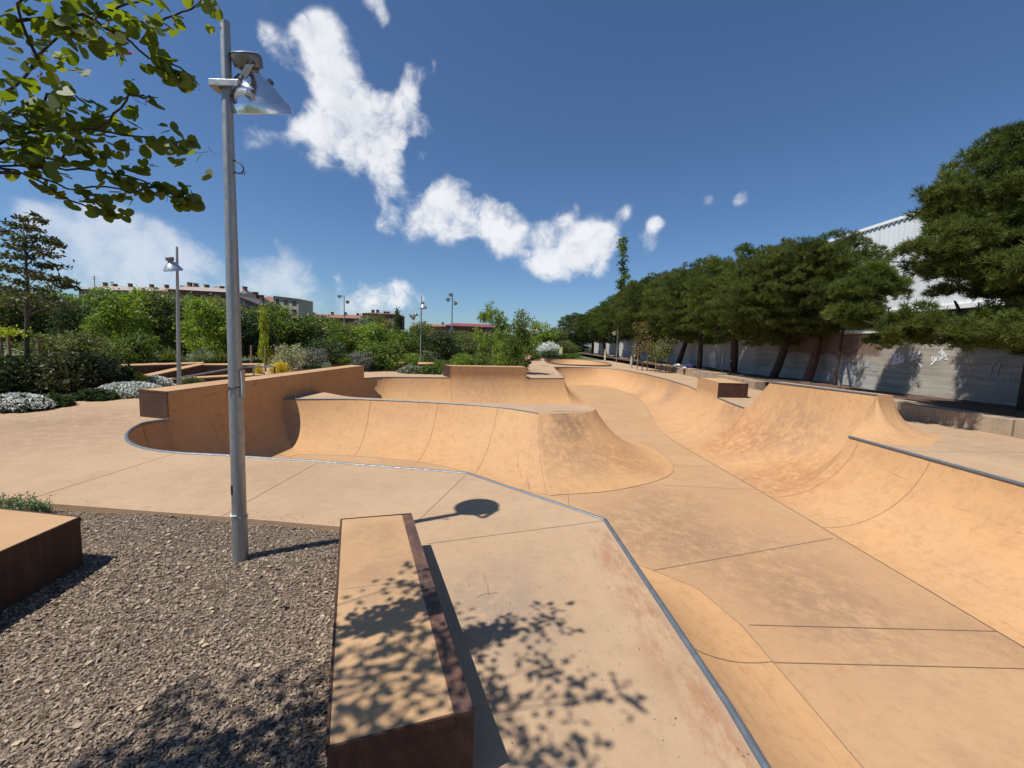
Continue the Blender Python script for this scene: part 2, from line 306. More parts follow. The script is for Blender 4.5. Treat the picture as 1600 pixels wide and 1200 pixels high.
# ------------------------------------------------------------------ skate bowl
ZF = -1.2
def arc(top, foot, n=14, zf=ZF):
    if abs(top[2]-.5) < 1e-6:                    # raised ledge: the lip profile carried straight up
        return arc((top[0], top[1], 0), foot, n-3, zf)+[(top[0], top[1], top[2]*k/3) for k in (1, 2, 3)]
    tx, ty, tz = top; fx, fy = foot; h = tz-zf; run = math.hypot(tx-fx, ty-fy); out = []
    if run > h*1.001:
        r = (run*run+h*h)/(2*h); ph = math.asin(min(1, run/r))
        for i in range(n+1):
            a = ph*i/n; x = r*math.sin(a)/run; out.append((fx+(tx-fx)*x, fy+(ty-fy)*x, zf+r*(1-math.cos(a))))
    else:
        for i in range(n+1):
            a = math.pi/2*i/n; x = math.sin(a); out.append((fx+(tx-fx)*x, fy+(ty-fy)*x, zf+h*(1-math.cos(a))))
    return out
def catmull(pts, step=.3):
    P = [np.array(p, float) for p in pts]; P = [2*P[0]-P[1]]+P+[2*P[-1]-P[-2]]; out = []
    for i in range(1, len(P)-2):
        L = np.linalg.norm(P[i+1][:2]-P[i][:2])+.3*np.linalg.norm(P[i+1][3:5]-P[i][3:5]) if len(P[i]) > 3 else np.linalg.norm(P[i+1]-P[i]); k = max(2, int(L/step))
        for j in range(k):
            u = j/k; out.append(.5*((2*P[i])+(-P[i-1]+P[i+1])*u+(2*P[i-1]-5*P[i]+4*P[i+1]-P[i+2])*u*u+(-P[i-1]+3*P[i]-3*P[i+1]+P[i+2])*u**3))
    out.append(P[-2]); return [tuple(p) for p in out]
def linear(pts, step=.4):
    out = []
    for a, b in zip(pts[:-1], pts[1:]):
        a = np.array(a, float); b = np.array(b, float); k = max(1, int(np.linalg.norm(b-a)/step))
        out += [tuple(a+(b-a)*j/k) for j in range(k)]
    out.append(tuple(pts[-1])); return out
def loft(mb, st, n=14, zf=ZF, flip=False):
    rows = [arc(s[:3], s[3:5], n, zf) for s in st]; m = n+1
    vs = [p for r in rows for p in r]
    fs = [(i*m+k, i*m+k+1, (i+1)*m+k+1, (i+1)*m+k) for i in range(len(rows)-1) for k in range(n)]
    if flip: fs = [f[::-1] for f in fs]
    mb.add(vs, fs)
bowl = empty('skate_bowl', (0, 0, 0), 'large tan concrete skate bowl sunk into the plaza, curved walls round a long flat lane', 'skate bowl')
seg = {}
seg['right_near'] = linear([(6.75, -6, 0, 5.15, -6), (6.73, 5.3, 0, 5.13, 5.3), (6.70, 8.1, 0, 5.1, 8.1)])
def ridge(a, b, n, pw):
    o = []
    for i in range(n+1):
        u = i/n; v = [a[j]+(b[j]-a[j])*u for j in range(5)]; v[2] = a[2]+(b[2]-a[2])*(u**pw if b[2] > a[2] else 1-(1-u)**pw); o.append(tuple(v))
    return o
rA = (6.70, 8.1, 0, 5.1, 8.1); rB = (7.6, 8.62, .8, 5.09, 8.5); rC = (7.03, 11.3, .8, 5.02, 11.1); rD = (6.64, 11.75, 0, 5.0, 11.6)
ridge_near = ridge(rA, rB, 12, 1.25); ridge_far = ridge(rC, rD, 10, 1.3)
seg['ramp'] = ridge_near + linear([rB, rC])[1:] + ridge_far[1:]
seg['right_mid'] = catmull([rD, (6.75, 12.6, 0, 5.0, 12.3), (7.03, 14.14, 0, 5.07, 13.5)])
seg['right_block'] = linear([(7.03, 14.14, .5, 5.07, 13.5), (7.35, 16.46, .5, 5.6, 16.2)])
seg['right_far'] = catmull([(7.35, 16.46, 0, 5.6, 16.2), (7.75, 18.3, 0, 6.1, 18.2), (8.1, 22, 0, 6.85, 21.9), (8.12, 25.7, 0, 7.0, 25.3), (7.7, 29.0, 0, 6.8, 27.8), (6.5, 30.6, 0, 5.9, 29.0), (4.6, 30.5, 0, 4.7, 29.1), (3.3, 30.0, 0, 4.1, 28.8), (2.88, 29.3, 0, 4.0, 28.3)])
seg['lane_left'] = linear([(2.88, 29.3, 0, 4.0, 28.3), (2.75, 25, 0, 4.1, 25), (2.52, 20.03, 0, 3.9, 20.5), (2.52, 20.03, 0, 3.85, 19.7), (2.52, 20.03, 0, 3.5, 18.9), (2.52, 20.03, 0, 2.95, 18.4)])
seg['far_right'] = linear([(2.52, 20.03, 0, 2.95, 18.4), (.66, 19.2, 0, 1.1, 17.7)])
seg['far_block'] = linear([(.66, 19.2, .5, 1.1, 17.7), (-2.72, 18.1, .5, -2.3, 16.5)])
seg['far_left'] = catmull([(-2.72, 18.1, 0, -2.3, 16.5), (-4.35, 17.6, 0, -4.0, 16.0), (-5.1, 17.35, 0, -4.5, 15.9), (-5.6, 17.0, 0, -4.7, 15.75), (-5.87, 16.42, 0, -4.75, 15.5)])
seg['left_block'] = linear([(-5.87, 16.42, .5, -4.75, 15.5), (-6.04, 12, .5, -4.95, 12), (-6.2, 7.43, .5, -5.1, 7.6)])
seg['pocket'] = catmull([(-6.2, 7.43, 0, -5.1, 7.6), (-6.33, 7.12, 0, -5.12, 7.42), (-6.24, 6.84, 0, -5.08, 7.22), (-5.97, 6.38, 0, -4.95, 7.0), (-5.53, 5.89, 0, -4.7, 6.82), (-5.0, 5.53, 0, -4.4, 6.75), (-4.43, 5.36, 0, -4.0, 6.72), (-3.65, 5.31, 0, -3.5, 6.7)], .18)
seg['near'] = linear([(-3.65, 5.31, 0, -3.5, 6.7), (-2.43, 5.2, 0, -2.2, 6.6), (-.506, 4.94, 0, -.2, 6.35), (-.506, 4.94, 0, .35, 6.15), (.906, 3.72, 0, 1.83, 5.05), (.906, 3.72, 0, 2.27, 4.65), (.906, 3.72, 0, 2.45, 4.0), (1.035, 1.73, 0, 2.5, 2.2), (1.1, -6, 0, 2.55, -6)])
order = ['right_near', 'ramp', 'right_mid', 'right_block', 'right_far', 'lane_left', 'far_right', 'far_block', 'far_left', 'left_block', 'pocket', 'near']
wall_names = {'right_near': 'right_wall'}
mb = MB(); [loft(mb, seg[k]) for k in ('right_near', 'right_mid', 'right_block', 'right_far')]; mb.build('curved_wall', M_bowl, bowl, 40)
mb = MB(); [loft(mb, seg[k]) for k in ('lane_left', 'far_right', 'far_block', 'far_left')]; mb.build('curved_wall', M_bowl, bowl, 40)
mb = MB(); [loft(mb, seg[k]) for k in ('left_block', 'pocket', 'near')]; mb.build('curved_wall', M_bowl, bowl, 40)
mb = MB(); mb.add([(-7, -7, ZF-.004), (9, -7, ZF-.004), (9, 32, ZF-.004), (-7, 32, ZF-.004)], [(0, 1, 2, 3)]); mb.build('flat_floor', M_floor, bowl)
# steel coping tubes along the lips
def coping(name, pts, parent, m=M_coping, r=.028, dz=-.006):
    mb = MB(); mb.tube([(p[0], p[1], p[2]+dz) for p in pts], r, 10); return mb.build(name, m, parent, 60)
coping('coping', seg['right_near'], bowl); coping('coping', seg['right_mid'], bowl, r=.022)
coping('coping', seg['right_far'], bowl, r=.02); coping('coping', seg['lane_left'][:-3], bowl, r=.018); coping('coping', seg['far_right'], bowl, r=.02)
coping('coping', seg['far_left'], bowl, r=.02); coping('coping', seg['pocket'], bowl, r=.026); coping('coping', seg['near'], bowl, r=.022)
# ------------------------------------------------------------------ ramp hump on the right
ramp = empty('raised_ramp', (7.5, 10.5, 0), 'tall tan concrete ramp rising above the right bowl edge, narrow deck on top', 'skate ramp')
def P_(o): o.matrix_parent_inverse = o.parent.matrix_basis.inverted(); return o
mb = MB(); loft(mb, seg['ramp'], 16); P_(mb.build('front_face', M_bowl, ramp, 50))
TB = (7.97, 8.66, .8); TC = (7.42, 11.4, .8)
def skirt(mb, tops, foots, n=10):
    rows = [arc(a, b, n, 0.0) if abs(a[2]-.5) > 1e-6 else arc((a[0], a[1], .501), b, n, 0.) for a, b in zip(tops, foots)]; m = n+1
    mb.add([p for r in rows for p in r], [(i*m+k, (i+1)*m+k, (i+1)*m+k+1, i*m+k+1) for i in range(len(rows)-1) for k in range(n)])
rA2 = (6.75, 7.62)
mb = MB(); tops = [(p[0], p[1], max(p[2], .004)) for p in ridge_near]; nn = len(tops)
skirt(mb, tops, [(rA[0]+.01+(rA2[0]-rA[0])*(i/(nn-1))**.5, rA[1]+(rA2[1]-rA[1])*(i/(nn-1))**.5) for i in range(nn)])
fo = catmull([rA2+(0,), (7.15, 7.42, 0), (7.65, 7.48, 0), (8.19, 7.9, 0)], .12); skirt(mb, [rB[:3]]*len(fo), [f[:2] for f in fo]); skirt(mb, [rB[:3], TB], [(8.19, 7.9), (8.3, 8.0)])
P_(mb.build('side_face', M_bowl, ramp, 50))
mb = MB()   # back and far sides
skirt(mb, [TB, TB, TB, TC, TC, TC], [(8.3, 8.0), (8.8, 8.3), (9.0, 8.8), (8.5, 11.6), (8.2, 12.1), (7.6, 12.2)])
tops = [(p[0], p[1], max(p[2], .004)) for p in ridge_far]; nn = len(tops)
skirt(mb, [TC]+tops, [(7.6, 12.2)]+[(7.3-.62*i/(nn-1), 12.1-.3*i/(nn-1)) for i in range(nn)])
P_(mb.build('back_face', M_bowl, ramp, 60))
mb = MB(); mb.prism([rB[:2], TB[:2], TC[:2], rC[:2]], .76, .802); P_(mb.build('top_deck', M_deck, ramp))
P_(coping('coping', [rB[:3], rC[:3]], ramp, r=.022))
# ------------------------------------------------------------------ island hip in the bowl
isl = empty('island_ramp', (0, 11, -.1), 'tan concrete peninsula ramp amid the bowl with a round flat top and worn dark lip', 'skate ramp')
zi = -.1
ist = [(-6.3, 10.9, zi, -6.3, 9.5), (-5.4, 11.15, zi, -5.2, 9.6), (-4.5, 11.38, zi, -4.3, 9.65), (-3.5, 11.42, zi, -3.3, 9.6), (-1.73, 11.25, zi, -1.9, 9.3), (-.32, 10.88, zi, -.7, 8.6), (.43, 10.35, zi, .1, 7.85), (.68, 10.15, zi, .8, 7.52)]
ihip = [(.68, 10.15, zi, .8, 7.52), (1.14, 10.2, zi, 2.1, 7.93), (1.92, 10.58, zi, 3.44, 8.87), (2.26, 11.07, zi, 3.98, 9.92), (2.28, 11.52, zi, 4.04, 11.4), (2.04, 11.83, zi, 3.55, 12.6), (1.5, 11.95, zi, 2.4, 13.4)]
iback = [(1.5, 11.95, zi, 2.4, 13.4), (.02, 11.6, zi, .3, 13.3), (-2, 11.58, zi, -1.9, 13.2), (-3.78, 11.72, zi, -3.7, 13.3), (-4.68, 11.85, zi, -4.6, 13.5), (-5.53, 12.45, zi, -5.1, 14.2), (-6.3, 12.9, zi, -6.0, 14.6)]
s1 = catmull(ist, .25); s2 = catmull(ihip, .12); s3 = catmull(iback, .25)
mb = MB(); loft(mb, s1); loft(mb, s2); loft(mb, s3); P_(mb.build('curved_face', M_bowl, isl, 40))
mb = MB(); ring = [p[:2] for p in s1]+[p[:2] for p in s2[1:]]+[p[:2] for p in s3[1:]]
tri = geometry.tessellate_polygon([[Vector((x, y, 0)) for x, y in ring]])
mb.add([(x, y, zi) for x, y in ring], [tuple(f) for f in tri]); P_(mb.build('flat_top', M_deck, isl))
P_(coping('coping', [p[:3] for p in s1], isl, r=.02))
mb = MB()   # chipped dark spots on the lip
for (px, py, l) in ((874, 643.3, .22), (892, 642.6, .14), (905, 643, .1), (915, 641.5, .08)):
    c = un(px, py, zi); a = .2
    pts = [(c.x+math.cos(k)*l*(.8+.4*random.random()), c.y+math.sin(k)*l*.3*(.7+.5*random.random())) for k in np.linspace(0, 2*math.pi, 9)[:-1]]
    mb = MB(); mb.prism(pts, zi-.01, zi+.004); P_(mb.build('chipped_spot', M_scuff, isl))
# ------------------------------------------------------------------ joints cut in the concrete
def strip(mb, pts, w=.012, dz=.003):
    w *= .65
    P = [Vector(p) for p in pts]; vs = []
    for i, p in enumerate(P):
        d = (P[min(i+1, len(P)-1)]-P[max(i-1, 0)]).normalized(); s_ = Vector((-d.y, d.x, 0)); s_ = s_.normalized() if s_.length > 1e-4 else Vector((1, 0, 0))
        vs += [p+s_*w/2+Vector((0, 0, dz)), p-s_*w/2+Vector((0, 0, dz))]
    mb.add(vs, [(2*i, 2*i+1, 2*i+3, 2*i+2) for i in range(len(P)-1)])
jb = MB()
for (a, b) in (((1.87, 5.02), (4.99, 6.13)), ((2.53, 4.03), (5.12, 4.07)), ((2.45, 3.52), (5.1, 3.56)), ((3.9, 9.77), (5.06, 9.9)), ((3.17, 8.33), (5.04, 8.26)), ((3.48, 13.05), (4.9, 13.0)), ((1.2, 8.3), (1.0, 6.3))):
    strip(jb, [(a[0], a[1], ZF), (b[0], b[1], ZF)], .013)
for s, w_ in ((seg['right_near'], .016), (seg['right_mid'], .016), (seg['right_far'], .03), (seg['near'], .012), (s2, .014)):
    strip(jb, [(p[3], p[4], ZF) for p in s], w_, .004)
strip(jb, [(5.1, 8.1, ZF), (5.09, 8.5, ZF), (5.02, 11.1, ZF), (5.0, 11.6, ZF)], .02, .004)
def nrm_strip(mb, pts, w, dirn, off=.004):
    w *= .62
    P = [Vector(p) for p in pts]; vs = []; dirn = Vector(dirn).normalized()
    for i, p in enumerate(P):
        d = (P[min(i+1, len(P)-1)]-P[max(i-1, 0)]).normalized(); n_ = d.cross(dirn).normalized()
        if n_.z < 0: n_ = -n_
        vs += [p+dirn*w/2+n_*off, p-dirn*w/2+n_*off]
    mb.add(vs, [(2*i, 2*i+1, 2*i+3, 2*i+2) for i in range(len(P)-1)])
def seam(st, f, w=.012, off=.005):
    x = f*(len(st)-1); i = min(int(x), len(st)-2); u = x-i
    a = np.array(st[i]); b = np.array(st[i+1]); v = a+(b-a)*u; d = (b-a)[:3]; d = d if np.linalg.norm(d) > 1e-3 else (b-a)[[3, 4, 2]]
    nrm_strip(jb, arc(tuple(v[:3]), tuple(v[3:5]), 22), w, d, off)
def seam_y(st, y, **k):
    for i in range(len(st)-1):
        a, b = st[i][1], st[i+1][1]
        if min(a, b) <= y <= max(a, b) and a != b: seam(st, (i+(y-a)/(b-a))/(len(st)-1), **k); return
def seam_x(st, x_, **k):
    for i in range(len(st)-1):
        a, b = st[i][0], st[i+1][0]
        if min(a, b) <= x_ <= max(a, b) and a != b: seam(st, (i+(x_-a)/(b-a))/(len(st)-1), **k); return
for y in (3.6, 6.5, 7.85): seam_y(seg['right_near'], y)
for f in (.02, .3, .98): seam(seg['ramp'], f)
for y in (14.1, 13.0): seam_y(seg['right_mid'], y)
for y in (18.5, 22.5, 26.5): seam_y(seg['right_far'], y, w=.02)
for x_ in (-3.9, -2.0, -.35, .66): seam_x(s1, x_, w=.014)
for y in (9.3, 12.0, 14.4): seam_y(seg['left_block'], y, w=.015)
for x_ in (-2.68, .6): seam_x(seg['far_block'], x_, w=.02)
seam(seg['pocket'], .12, w=.015); seam_y(seg['near'], 3.2, w=.016)
jb.build('concrete_joint', M_joint, bowl)
# ------------------------------------------------------------------ second bowl far behind
loop = [(3.1, 41.5), (4.1, 43.6), (6.0, 44.6), (7.9, 43.4), (8.6, 39.5), (8.5, 36), (7.6, 33.4), (5.6, 32.6), (3.8, 33.2), (3.0, 36), (3.1, 41.5)]
cxy = (5.8, 38.5)
st2 = catmull([(x, y, 0.1, x+(cxy[0]-x)*.33, y+(cxy[1]-y)*.26) for x, y in loop], .5)
fb = empty('far_bowl', (5.8, 38.5, 0), 'small round concrete bowl at the far end, its sunlit back wall facing the lane', 'skate bowl')
mb = MB(); loft(mb, st2, 10, -.9); P_(mb.build('curved_wall', M_bowl, fb, 50))
mb = MB(); mb.add([(2, 31, -.904), (10, 31, -.904), (10, 46, -.904), (2, 46, -.904)], [(0, 1, 2, 3)]); P_(mb.build('flat_floor', M_floor, fb))
P_(coping('coping', [p[:3] for p in st2], fb, r=.025))
# ------------------------------------------------------------------ plaza deck with its openings
def loop_pts(names):
    out = []
    for nme in names:
        for p in seg[nme]:
            if nme == 'ramp': continue
            q = (p[0], p[1])
            if not out or (abs(q[0]-out[-1][0])+abs(q[1]-out[-1][1])) > .02: out.append(q)
        if nme == 'right_near': out += [(6.85, 8.2), (7.4, 8.75), (7.12, 11.1), (6.8, 11.5)]
    return out
hole1 = loop_pts(order); hole2 = [(p[0], p[1]) for p in st2[:-1]]
mulch_poly = [(-12, 4.45), (-4.66, 3.70), (-4.06, 3.63), (-2.41, 3.49), (-1.05, 3.345), (-.75, 3.05), (-.36, 2.0), (.1, .7), (.8, -1.5), (1.0, -5.9), (-12, -5.9)]
outer = [(-14.0, -6), (11.6, -6), (11.2, 8), (10.4, 17), (11.4, 30), (12.5, 46), (9.5, 47.5), (2.2, 47.5), (1.1, 40), (.3, 27), (-3.5, 25.6), (-8.5, 26), (-17, 21), (-22, 15), (-14.0, 8.0)]
def cdt(name, outer, holes, z, m, zouter=None):
    pts = []; edges = []
    for lp in [outer]+holes:
        o = len(pts); pts += [Vector(p) for p in lp]; edges += [(o+i, o+(i+1) % len(lp)) for i in range(len(lp))]
    def inside(p, poly):
        c = False; j = len(poly)-1
        for i in range(len(poly)):
            xi, yi = poly[i]; xj, yj = poly[j]
            if (yi > p[1]) != (yj > p[1]) and p[0] < (xj-xi)*(p[1]-yi)/(yj-yi)+xi: c = not c
            j = i
        return c
    V, E_, F_, *_ = geometry.delaunay_2d_cdt(pts, edges, [], 0, 1e-5)
    F2 = []
    for f in F_:
        c = sum((V[i] for i in f), Vector((0, 0)))/len(f)
        if inside(c, outer) and not any(inside(c, h) for h in holes): F2.append(tuple(f))
    mb = MB(); mb.add([(v.x, v.y, z) for v in V], F2)
    return mb.build(name, m) if m else mb
dk = cdt('concrete_plaza', outer, [hole1, hole2, mulch_poly], 0.0, None)
n = len(mulch_poly)
for i in range(n):
    a, b = mulch_poly[i], mulch_poly[(i+1) % n]
    dk.add([(a[0], a[1], 0), (b[0], b[1], 0), (b[0], b[1], -.12), (a[0], a[1], -.12)], [(0, 1, 2, 3)])
deck = tag(dk.build('concrete_plaza', M_deck), kind='structure')
db = MB()
for (a, b) in (((-4.44, 3.70), (-4.38, 5.36)), ((-2.50, 3.5), (-2.43, 5.18)), ((-.83, 3.35), (-.506, 4.93)), ((-.62, 3.14), (.90, 3.70)), ((6.75, 3.0), (11.2, 3.3)), ((6.75, 7.0), (11, 7.4)), ((-6.3, 7.1), (-9, 6.0)), ((-9.5, 4.3), (-9.2, 7.6)), ((8.1, 22), (11, 22)), ((-4.4, 17.6), (-6, 24)), ((2.75, 25), (.3, 25)), ((2.6, 22), (0, 22))):
    strip(db, [(a[0], a[1], 0), (b[0], b[1], 0)], .011, .002)
cr = [un(756, 895), un(759, 908), un(762, 915), un(763, 930)]; strip(db, cr, .006, .002)
cr = [un(744, 934), un(757, 928), un(778, 926)]; strip(db, cr, .006, .002)
jo = db.build('concrete_joint', M_joint, deck)
# ------------------------------------------------------------------ the long raised ledges on the bowl's edge
def edge_cap(parent, pts, z, closed=True, w=.03, m=M_corten):
    """steel angle round the top of a ledge: pts in order"""
    mb = MB(); n = len(pts)
    cx = sum(p[0] for p in pts)/n; cy = sum(p[1] for p in pts)/n
    for i in range(n if closed else n-1):
        a = Vector(pts[i]); b = Vector(pts[(i+1) % n]); d = (b-a).normalized(); nn_ = Vector((-d.y, d.x))
        if nn_.dot(Vector((cx, cy))-a) < 0: nn_ = -nn_
        q = [a-nn_*.004, b-nn_*.004, b+nn_*w, a+nn_*w]; mb.prism(q, z-.03, z+.003)
    return mb.build('steel_edge', m, parent)
def ledge(name, plan, z, label, inner=None, zb=-.06, group=None, cat='concrete ledge', edge=.03, body=None):
    r = empty(name, (plan[0][0], plan[0][1], 0), label, cat, group)
    n = len(plan); mb = MB(); mb.prism(plan, zb, z-.035); P_(mb.build('steel_side', body or M_corten, r))
    c = Vector((sum(p[0] for p in plan)/n, sum(p[1] for p in plan)/n)); ins = [tuple(Vector(p)+(c-Vector(p)).normalized()*.006) for p in plan]
    mb = MB(); mb.prism(ins, z-.034, z); P_(mb.build('concrete_top', M_cap, r))
    P_(edge_cap(r, plan, z, w=edge)); return r
ledge('bowl_ledge', [(-6.205, 7.42), (-6.86, 7.58), (-6.50, 16.55), (-5.875, 16.42), (-6.045, 12)], .502, 'long high concrete ledge with rusty steel end along the left of the bowl', edge=.035)
ledge('bowl_ledge', [(-2.72, 18.105), (-3.16, 18.95), (.5, 20.2), (.66, 19.205)], .502, 'short high concrete ledge in the middle of the far bowl wall, below the green bushes')
ledge('bowl_ledge', [(7.035, 14.13), (8.13, 14.26), (8.6, 16.9), (7.355, 16.46)], .502, 'short concrete ledge with rusty steel end beyond the tall ramp on the right bowl edge')
# ------------------------------------------------------------------ foreground bench and block
zb = .28
B4 = [un(511, 1170, zb), un(741, 1111, zb), un(643, 803, zb), un(533, 812, zb)]
bench = empty('concrete_bench', (B4[0].x, B4[0].y, 0), 'long low foreground bench with tan concrete top and rusty steel sides, leaf shadows on it', 'bench')
pl = [(p.x, p.y) for p in B4]
mb = MB(); mb.prism(pl, -.12, zb-.012); P_(mb.build('steel_body', M_corten, bench))
s0 = un(710, 1118, zb); s1_ = un(628, 805, zb)
mb = MB(); mb.prism([pl[0], (s0.x, s0.y), (s1_.x, s1_.y), pl[3]], zb-.012, zb+.002)
P_(mb.build('concrete_top', M_cap, bench))
mb = MB(); mb.prism([(s0.x, s0.y), pl[1], pl[2], (s1_.x, s1_.y)], zb-.012, zb+.004); P_(mb.build('steel_strip', M_strip, bench))
mb = MB()
for a, b in ((pl[0], pl[3]), (pl[3], pl[2]), (pl[0], (s0.x, s0.y))):
    a = Vector(a); b = Vector(b); d = (b-a).normalized(); nn_ = Vector((-d.y, d.x)); q = [a-nn_*.005, b-nn_*.005, b+nn_*.005, a+nn_*.005]; mb.prism(q, zb-.03, zb+.006)
P_(mb.build('steel_edge', M_corten, bench))
mb = MB(); strip(mb, [un(533, 922, zb), un(655, 906, zb)], .004, .003); P_(mb.build('hairline_joint', M_joint, bench))
C1 = un(125, 808, .3); C2 = un(-260, 977, .3); C3 = C1+(un(20, 797, .3)-C1)*2.6
pl2 = [(C1.x, C1.y), (C2.x, C2.y), (C2.x+(C3-C1).x, C2.y+(C3-C1).y), (C3.x, C3.y)]
b2 = empty('concrete_block', (C1.x, C1.y, 0), 'wide low block with tan top and dark steel side beside the small green plant', 'bench')
mb = MB(); mb.prism(pl2, -.12, .288); P_(mb.build('steel_body', M_corten, b2)); mb = MB(); mb.prism(pl2, .288, .302); P_(mb.build('concrete_top', M_cap, b2)); 
P_(edge_cap(b2, pl2, .301, w=.008))
# ------------------------------------------------------------------ bark mulch bed
M_soil, t, b = mat('mulch_soil'); co = geoco(t)
c = t.mix(t.ramp(t.noise(co, 25, 6, .75), .35, .65), (.12, .09, .065), (.24, .185, .135))
c = t.mix(t.ramp(t.noise(co, 1.1, 5, .65), .5, .7), c, t.mix(t.ramp(t.noise(co, 60, 4, .7), .35, .65), (.32, .25, .18), (.19, .145, .10)))
t.put(b.inputs['Base Color'], c); b.inputs['Roughness'].default_value = .95; bump(t, b, t.noise(co, 70, 6, .8), 1, .03)
def mulch_z(x, y): return -.045+.012*np.sin(x*2.1+1)*np.cos(y*1.7)+.008*np.sin(x*5+y*3)
gx = np.linspace(-12, 1.1, 150); gy = np.linspace(-6, 4.6, 120); X, Y = np.meshgrid(gx, gy)
lim = -.02 ; Z = mulch_z(X, Y)
V = np.stack([X, Y, Z], -1).reshape(-1, 3); nx = len(gx)
ii = np.arange(len(gy)-1)[:, None]*nx+np.arange(nx-1)[None, :]; Fq = np.stack([ii, ii+1, ii+nx+1, ii+nx], -1).reshape(-1, 4)
def inpoly(x, y, poly):
    c = np.zeros(x.shape, bool); j = len(poly)-1
    for i in range(len(poly)):
        xi, yi = poly[i]; xj, yj = poly[j]
        k = ((yi > y) != (yj > y)) & (x < (xj-xi)*(y-yi)/(yj-yi+1e-12)+xi); c ^= k; j = i
    return c
mc = V[Fq].mean(1); Fq = Fq[inpoly(mc[:, 0]-.08, mc[:, 1]-.12, mulch_poly)]
tag(link('mulch_bed', npmesh('mulch_bed', V, Fq), M_soil), kind='structure')
def inpoly(x, y, poly):
    c = np.zeros(x.shape, bool); j = len(poly)-1
    for i in range(len(poly)):
        xi, yi = poly[i]; xj, yj = poly[j]
        k = ((yi > y) != (yj > y)) & (x < (xj-xi)*(y-yi)/(yj-yi+1e-12)+xi); c ^= k; j = i
    return c
N = 430000
d_ = rng.random(N)**.8
x = rng.uniform(-6.2, .1, N); y = .62+3.5*rng.random(N)**1.15
ok = inpoly(x, y, mulch_poly) & (np.abs(x/np.maximum(y, .1)) < 1.9) & (y < 3.62-.085*(x+2)); 
ok &= (rng.random(N) < np.clip(1.25-.55*np.sin(x*1.3+.5)*np.sin(y*1.9), .35, 1) * np.where(y > 3.0, .5, 1))
x = x[ok]; y = y[ok]; N = len(x)
a = rng.uniform(0, 2*np.pi, N); ln = rng.gamma(1.7, .0023, N)+.0022; ln = np.clip(ln, .0022, .022); wd = ln*rng.uniform(.25, .75, N); til = rng.normal(0, .35, N); til2 = rng.normal(0, .3, N)
ux, uy_ = np.cos(a), np.sin(a); c6 = [(-1, -.4), (-.35, -1), (.6, -.85), (1, .25), (.3, 1), (-.7, .7)]
zc = mulch_z(x, y)+rng.uniform(.001, .012, N); vs = []
for (p, q) in c6:
    jit = 1+rng.normal(0, .16, N); dx = p*ln*jit; dy = q*wd*jit
    vs.append(np.stack([x+ux*dx-uy_*dy, y+uy_*dx+ux*dy, zc+np.sin(til)*dx+np.sin(til2)*dy], -1))
V = np.stack(vs, 1).reshape(-1, 3); o = (np.arange(N)*6)[:, None]
Ft = o+np.array([[0, 1, 2, 3, 4, 5]])
M_chip = bpy.data.materials.new('bark_chips'); M_chip.use_nodes = True; t = NT(M_chip.node_tree); b = t.n['Principled BSDF']
g = t.new('ShaderNodeNewGeometry'); rr = t.new('ShaderNodeValToRGB'); t.put(rr.inputs[0], g.outputs['Random Per Island'])
cr_ = rr.color_ramp; cr_.elements[0].color = (.15, .105, .07, 1); cr_.elements[1].color = (.58, .47, .34, 1); cr_.elements[1].position = 1
for p_, c_ in ((.35, (.26, .19, .13, 1)), (.7, (.36, .28, .20, 1)), (.95, (.46, .37, .27, 1))): e = cr_.elements.new(p_); e.color = c_
t.put(b.inputs['Base Color'], t.mix(t.noise(geoco(t), 150, 3, .6), rr.outputs[0], t.mix(1, rr.outputs[0], (.55, .5, .5), 'MULTIPLY'))); b.inputs['Roughness'].default_value = .85
chips = link('bark_chips', npmesh('bark_chips', V, Ft), M_chip); tag(chips, 'brown bark chips covering the bed around the near lamp post', 'bark mulch', kind='stuff')
ns = 420; xs = rng.uniform(-4.5, -1.1, ns); ys = 3.36-.087*(xs+1.05)+.03+np.abs(rng.normal(0, .10, ns)); xs = np.concatenate([xs, rng.uniform(-.4, 1.0, 160)]); ys = np.concatenate([ys, rng.uniform(1.4, 3.2, 160)]); ns = len(xs)
nd_ = 230; P = np.stack([rng.uniform(-5, -.5, nd_), rng.uniform(.8, 3.3, nd_), np.zeros(nd_)], -1); P = P[inpoly(P[:, 0], P[:, 1], mulch_poly)]; P[:, 2] = mulch_z(P[:, 0], P[:, 1])+.016
q2 = rng.uniform(0, 6.28, len(P)); s_ = rng.uniform(.006, .017, len(P)); vv = [P+np.stack([np.cos(q2+a_)*s_*b_, np.sin(q2+a_)*s_*b_, rng.uniform(-.003, .006, len(P))], -1) for a_, b_ in ((0, 1.2), (.9, .8), (2.2, .8), (3.14, 1.1), (4.1, .8), (5.4, .8))]
M_dry = plain('dry_leaf', (.50, .40, .25), .8, .4, 40); dl = link('dry_leaves', npmesh('dry_leaves', np.stack(vv, 1).reshape(-1, 3), (np.arange(len(P))*6)[:, None]+np.arange(6)[None]), M_dry); tag(dl, 'pale dry leaves and wood flakes scattered over the bark bed', 'leaf litter', kind='stuff')
q_ = rng.uniform(0, 6.28, ns); l_ = rng.uniform(.002, .007, ns); vs = [np.stack([xs+np.cos(q_+a_)*l_*b_, ys+np.sin(q_+a_)*l_*b_, np.full(ns, .0045)+rng.uniform(0, .002, ns)], -1) for a_, b_ in ((0, 1), (1.2, .5), (2.6, .9), (3.6, .8), (5.0, .5))]
sb = link('bark_crumbs', npmesh('bark_crumbs', np.stack(vs, 1).reshape(-1, 3), (np.arange(ns)*5)[:, None]+np.arange(5)[None]), M_chip); tag(sb, 'loose bark crumbs and grit scattered on the concrete by the bed and bench', 'debris', kind='stuff')
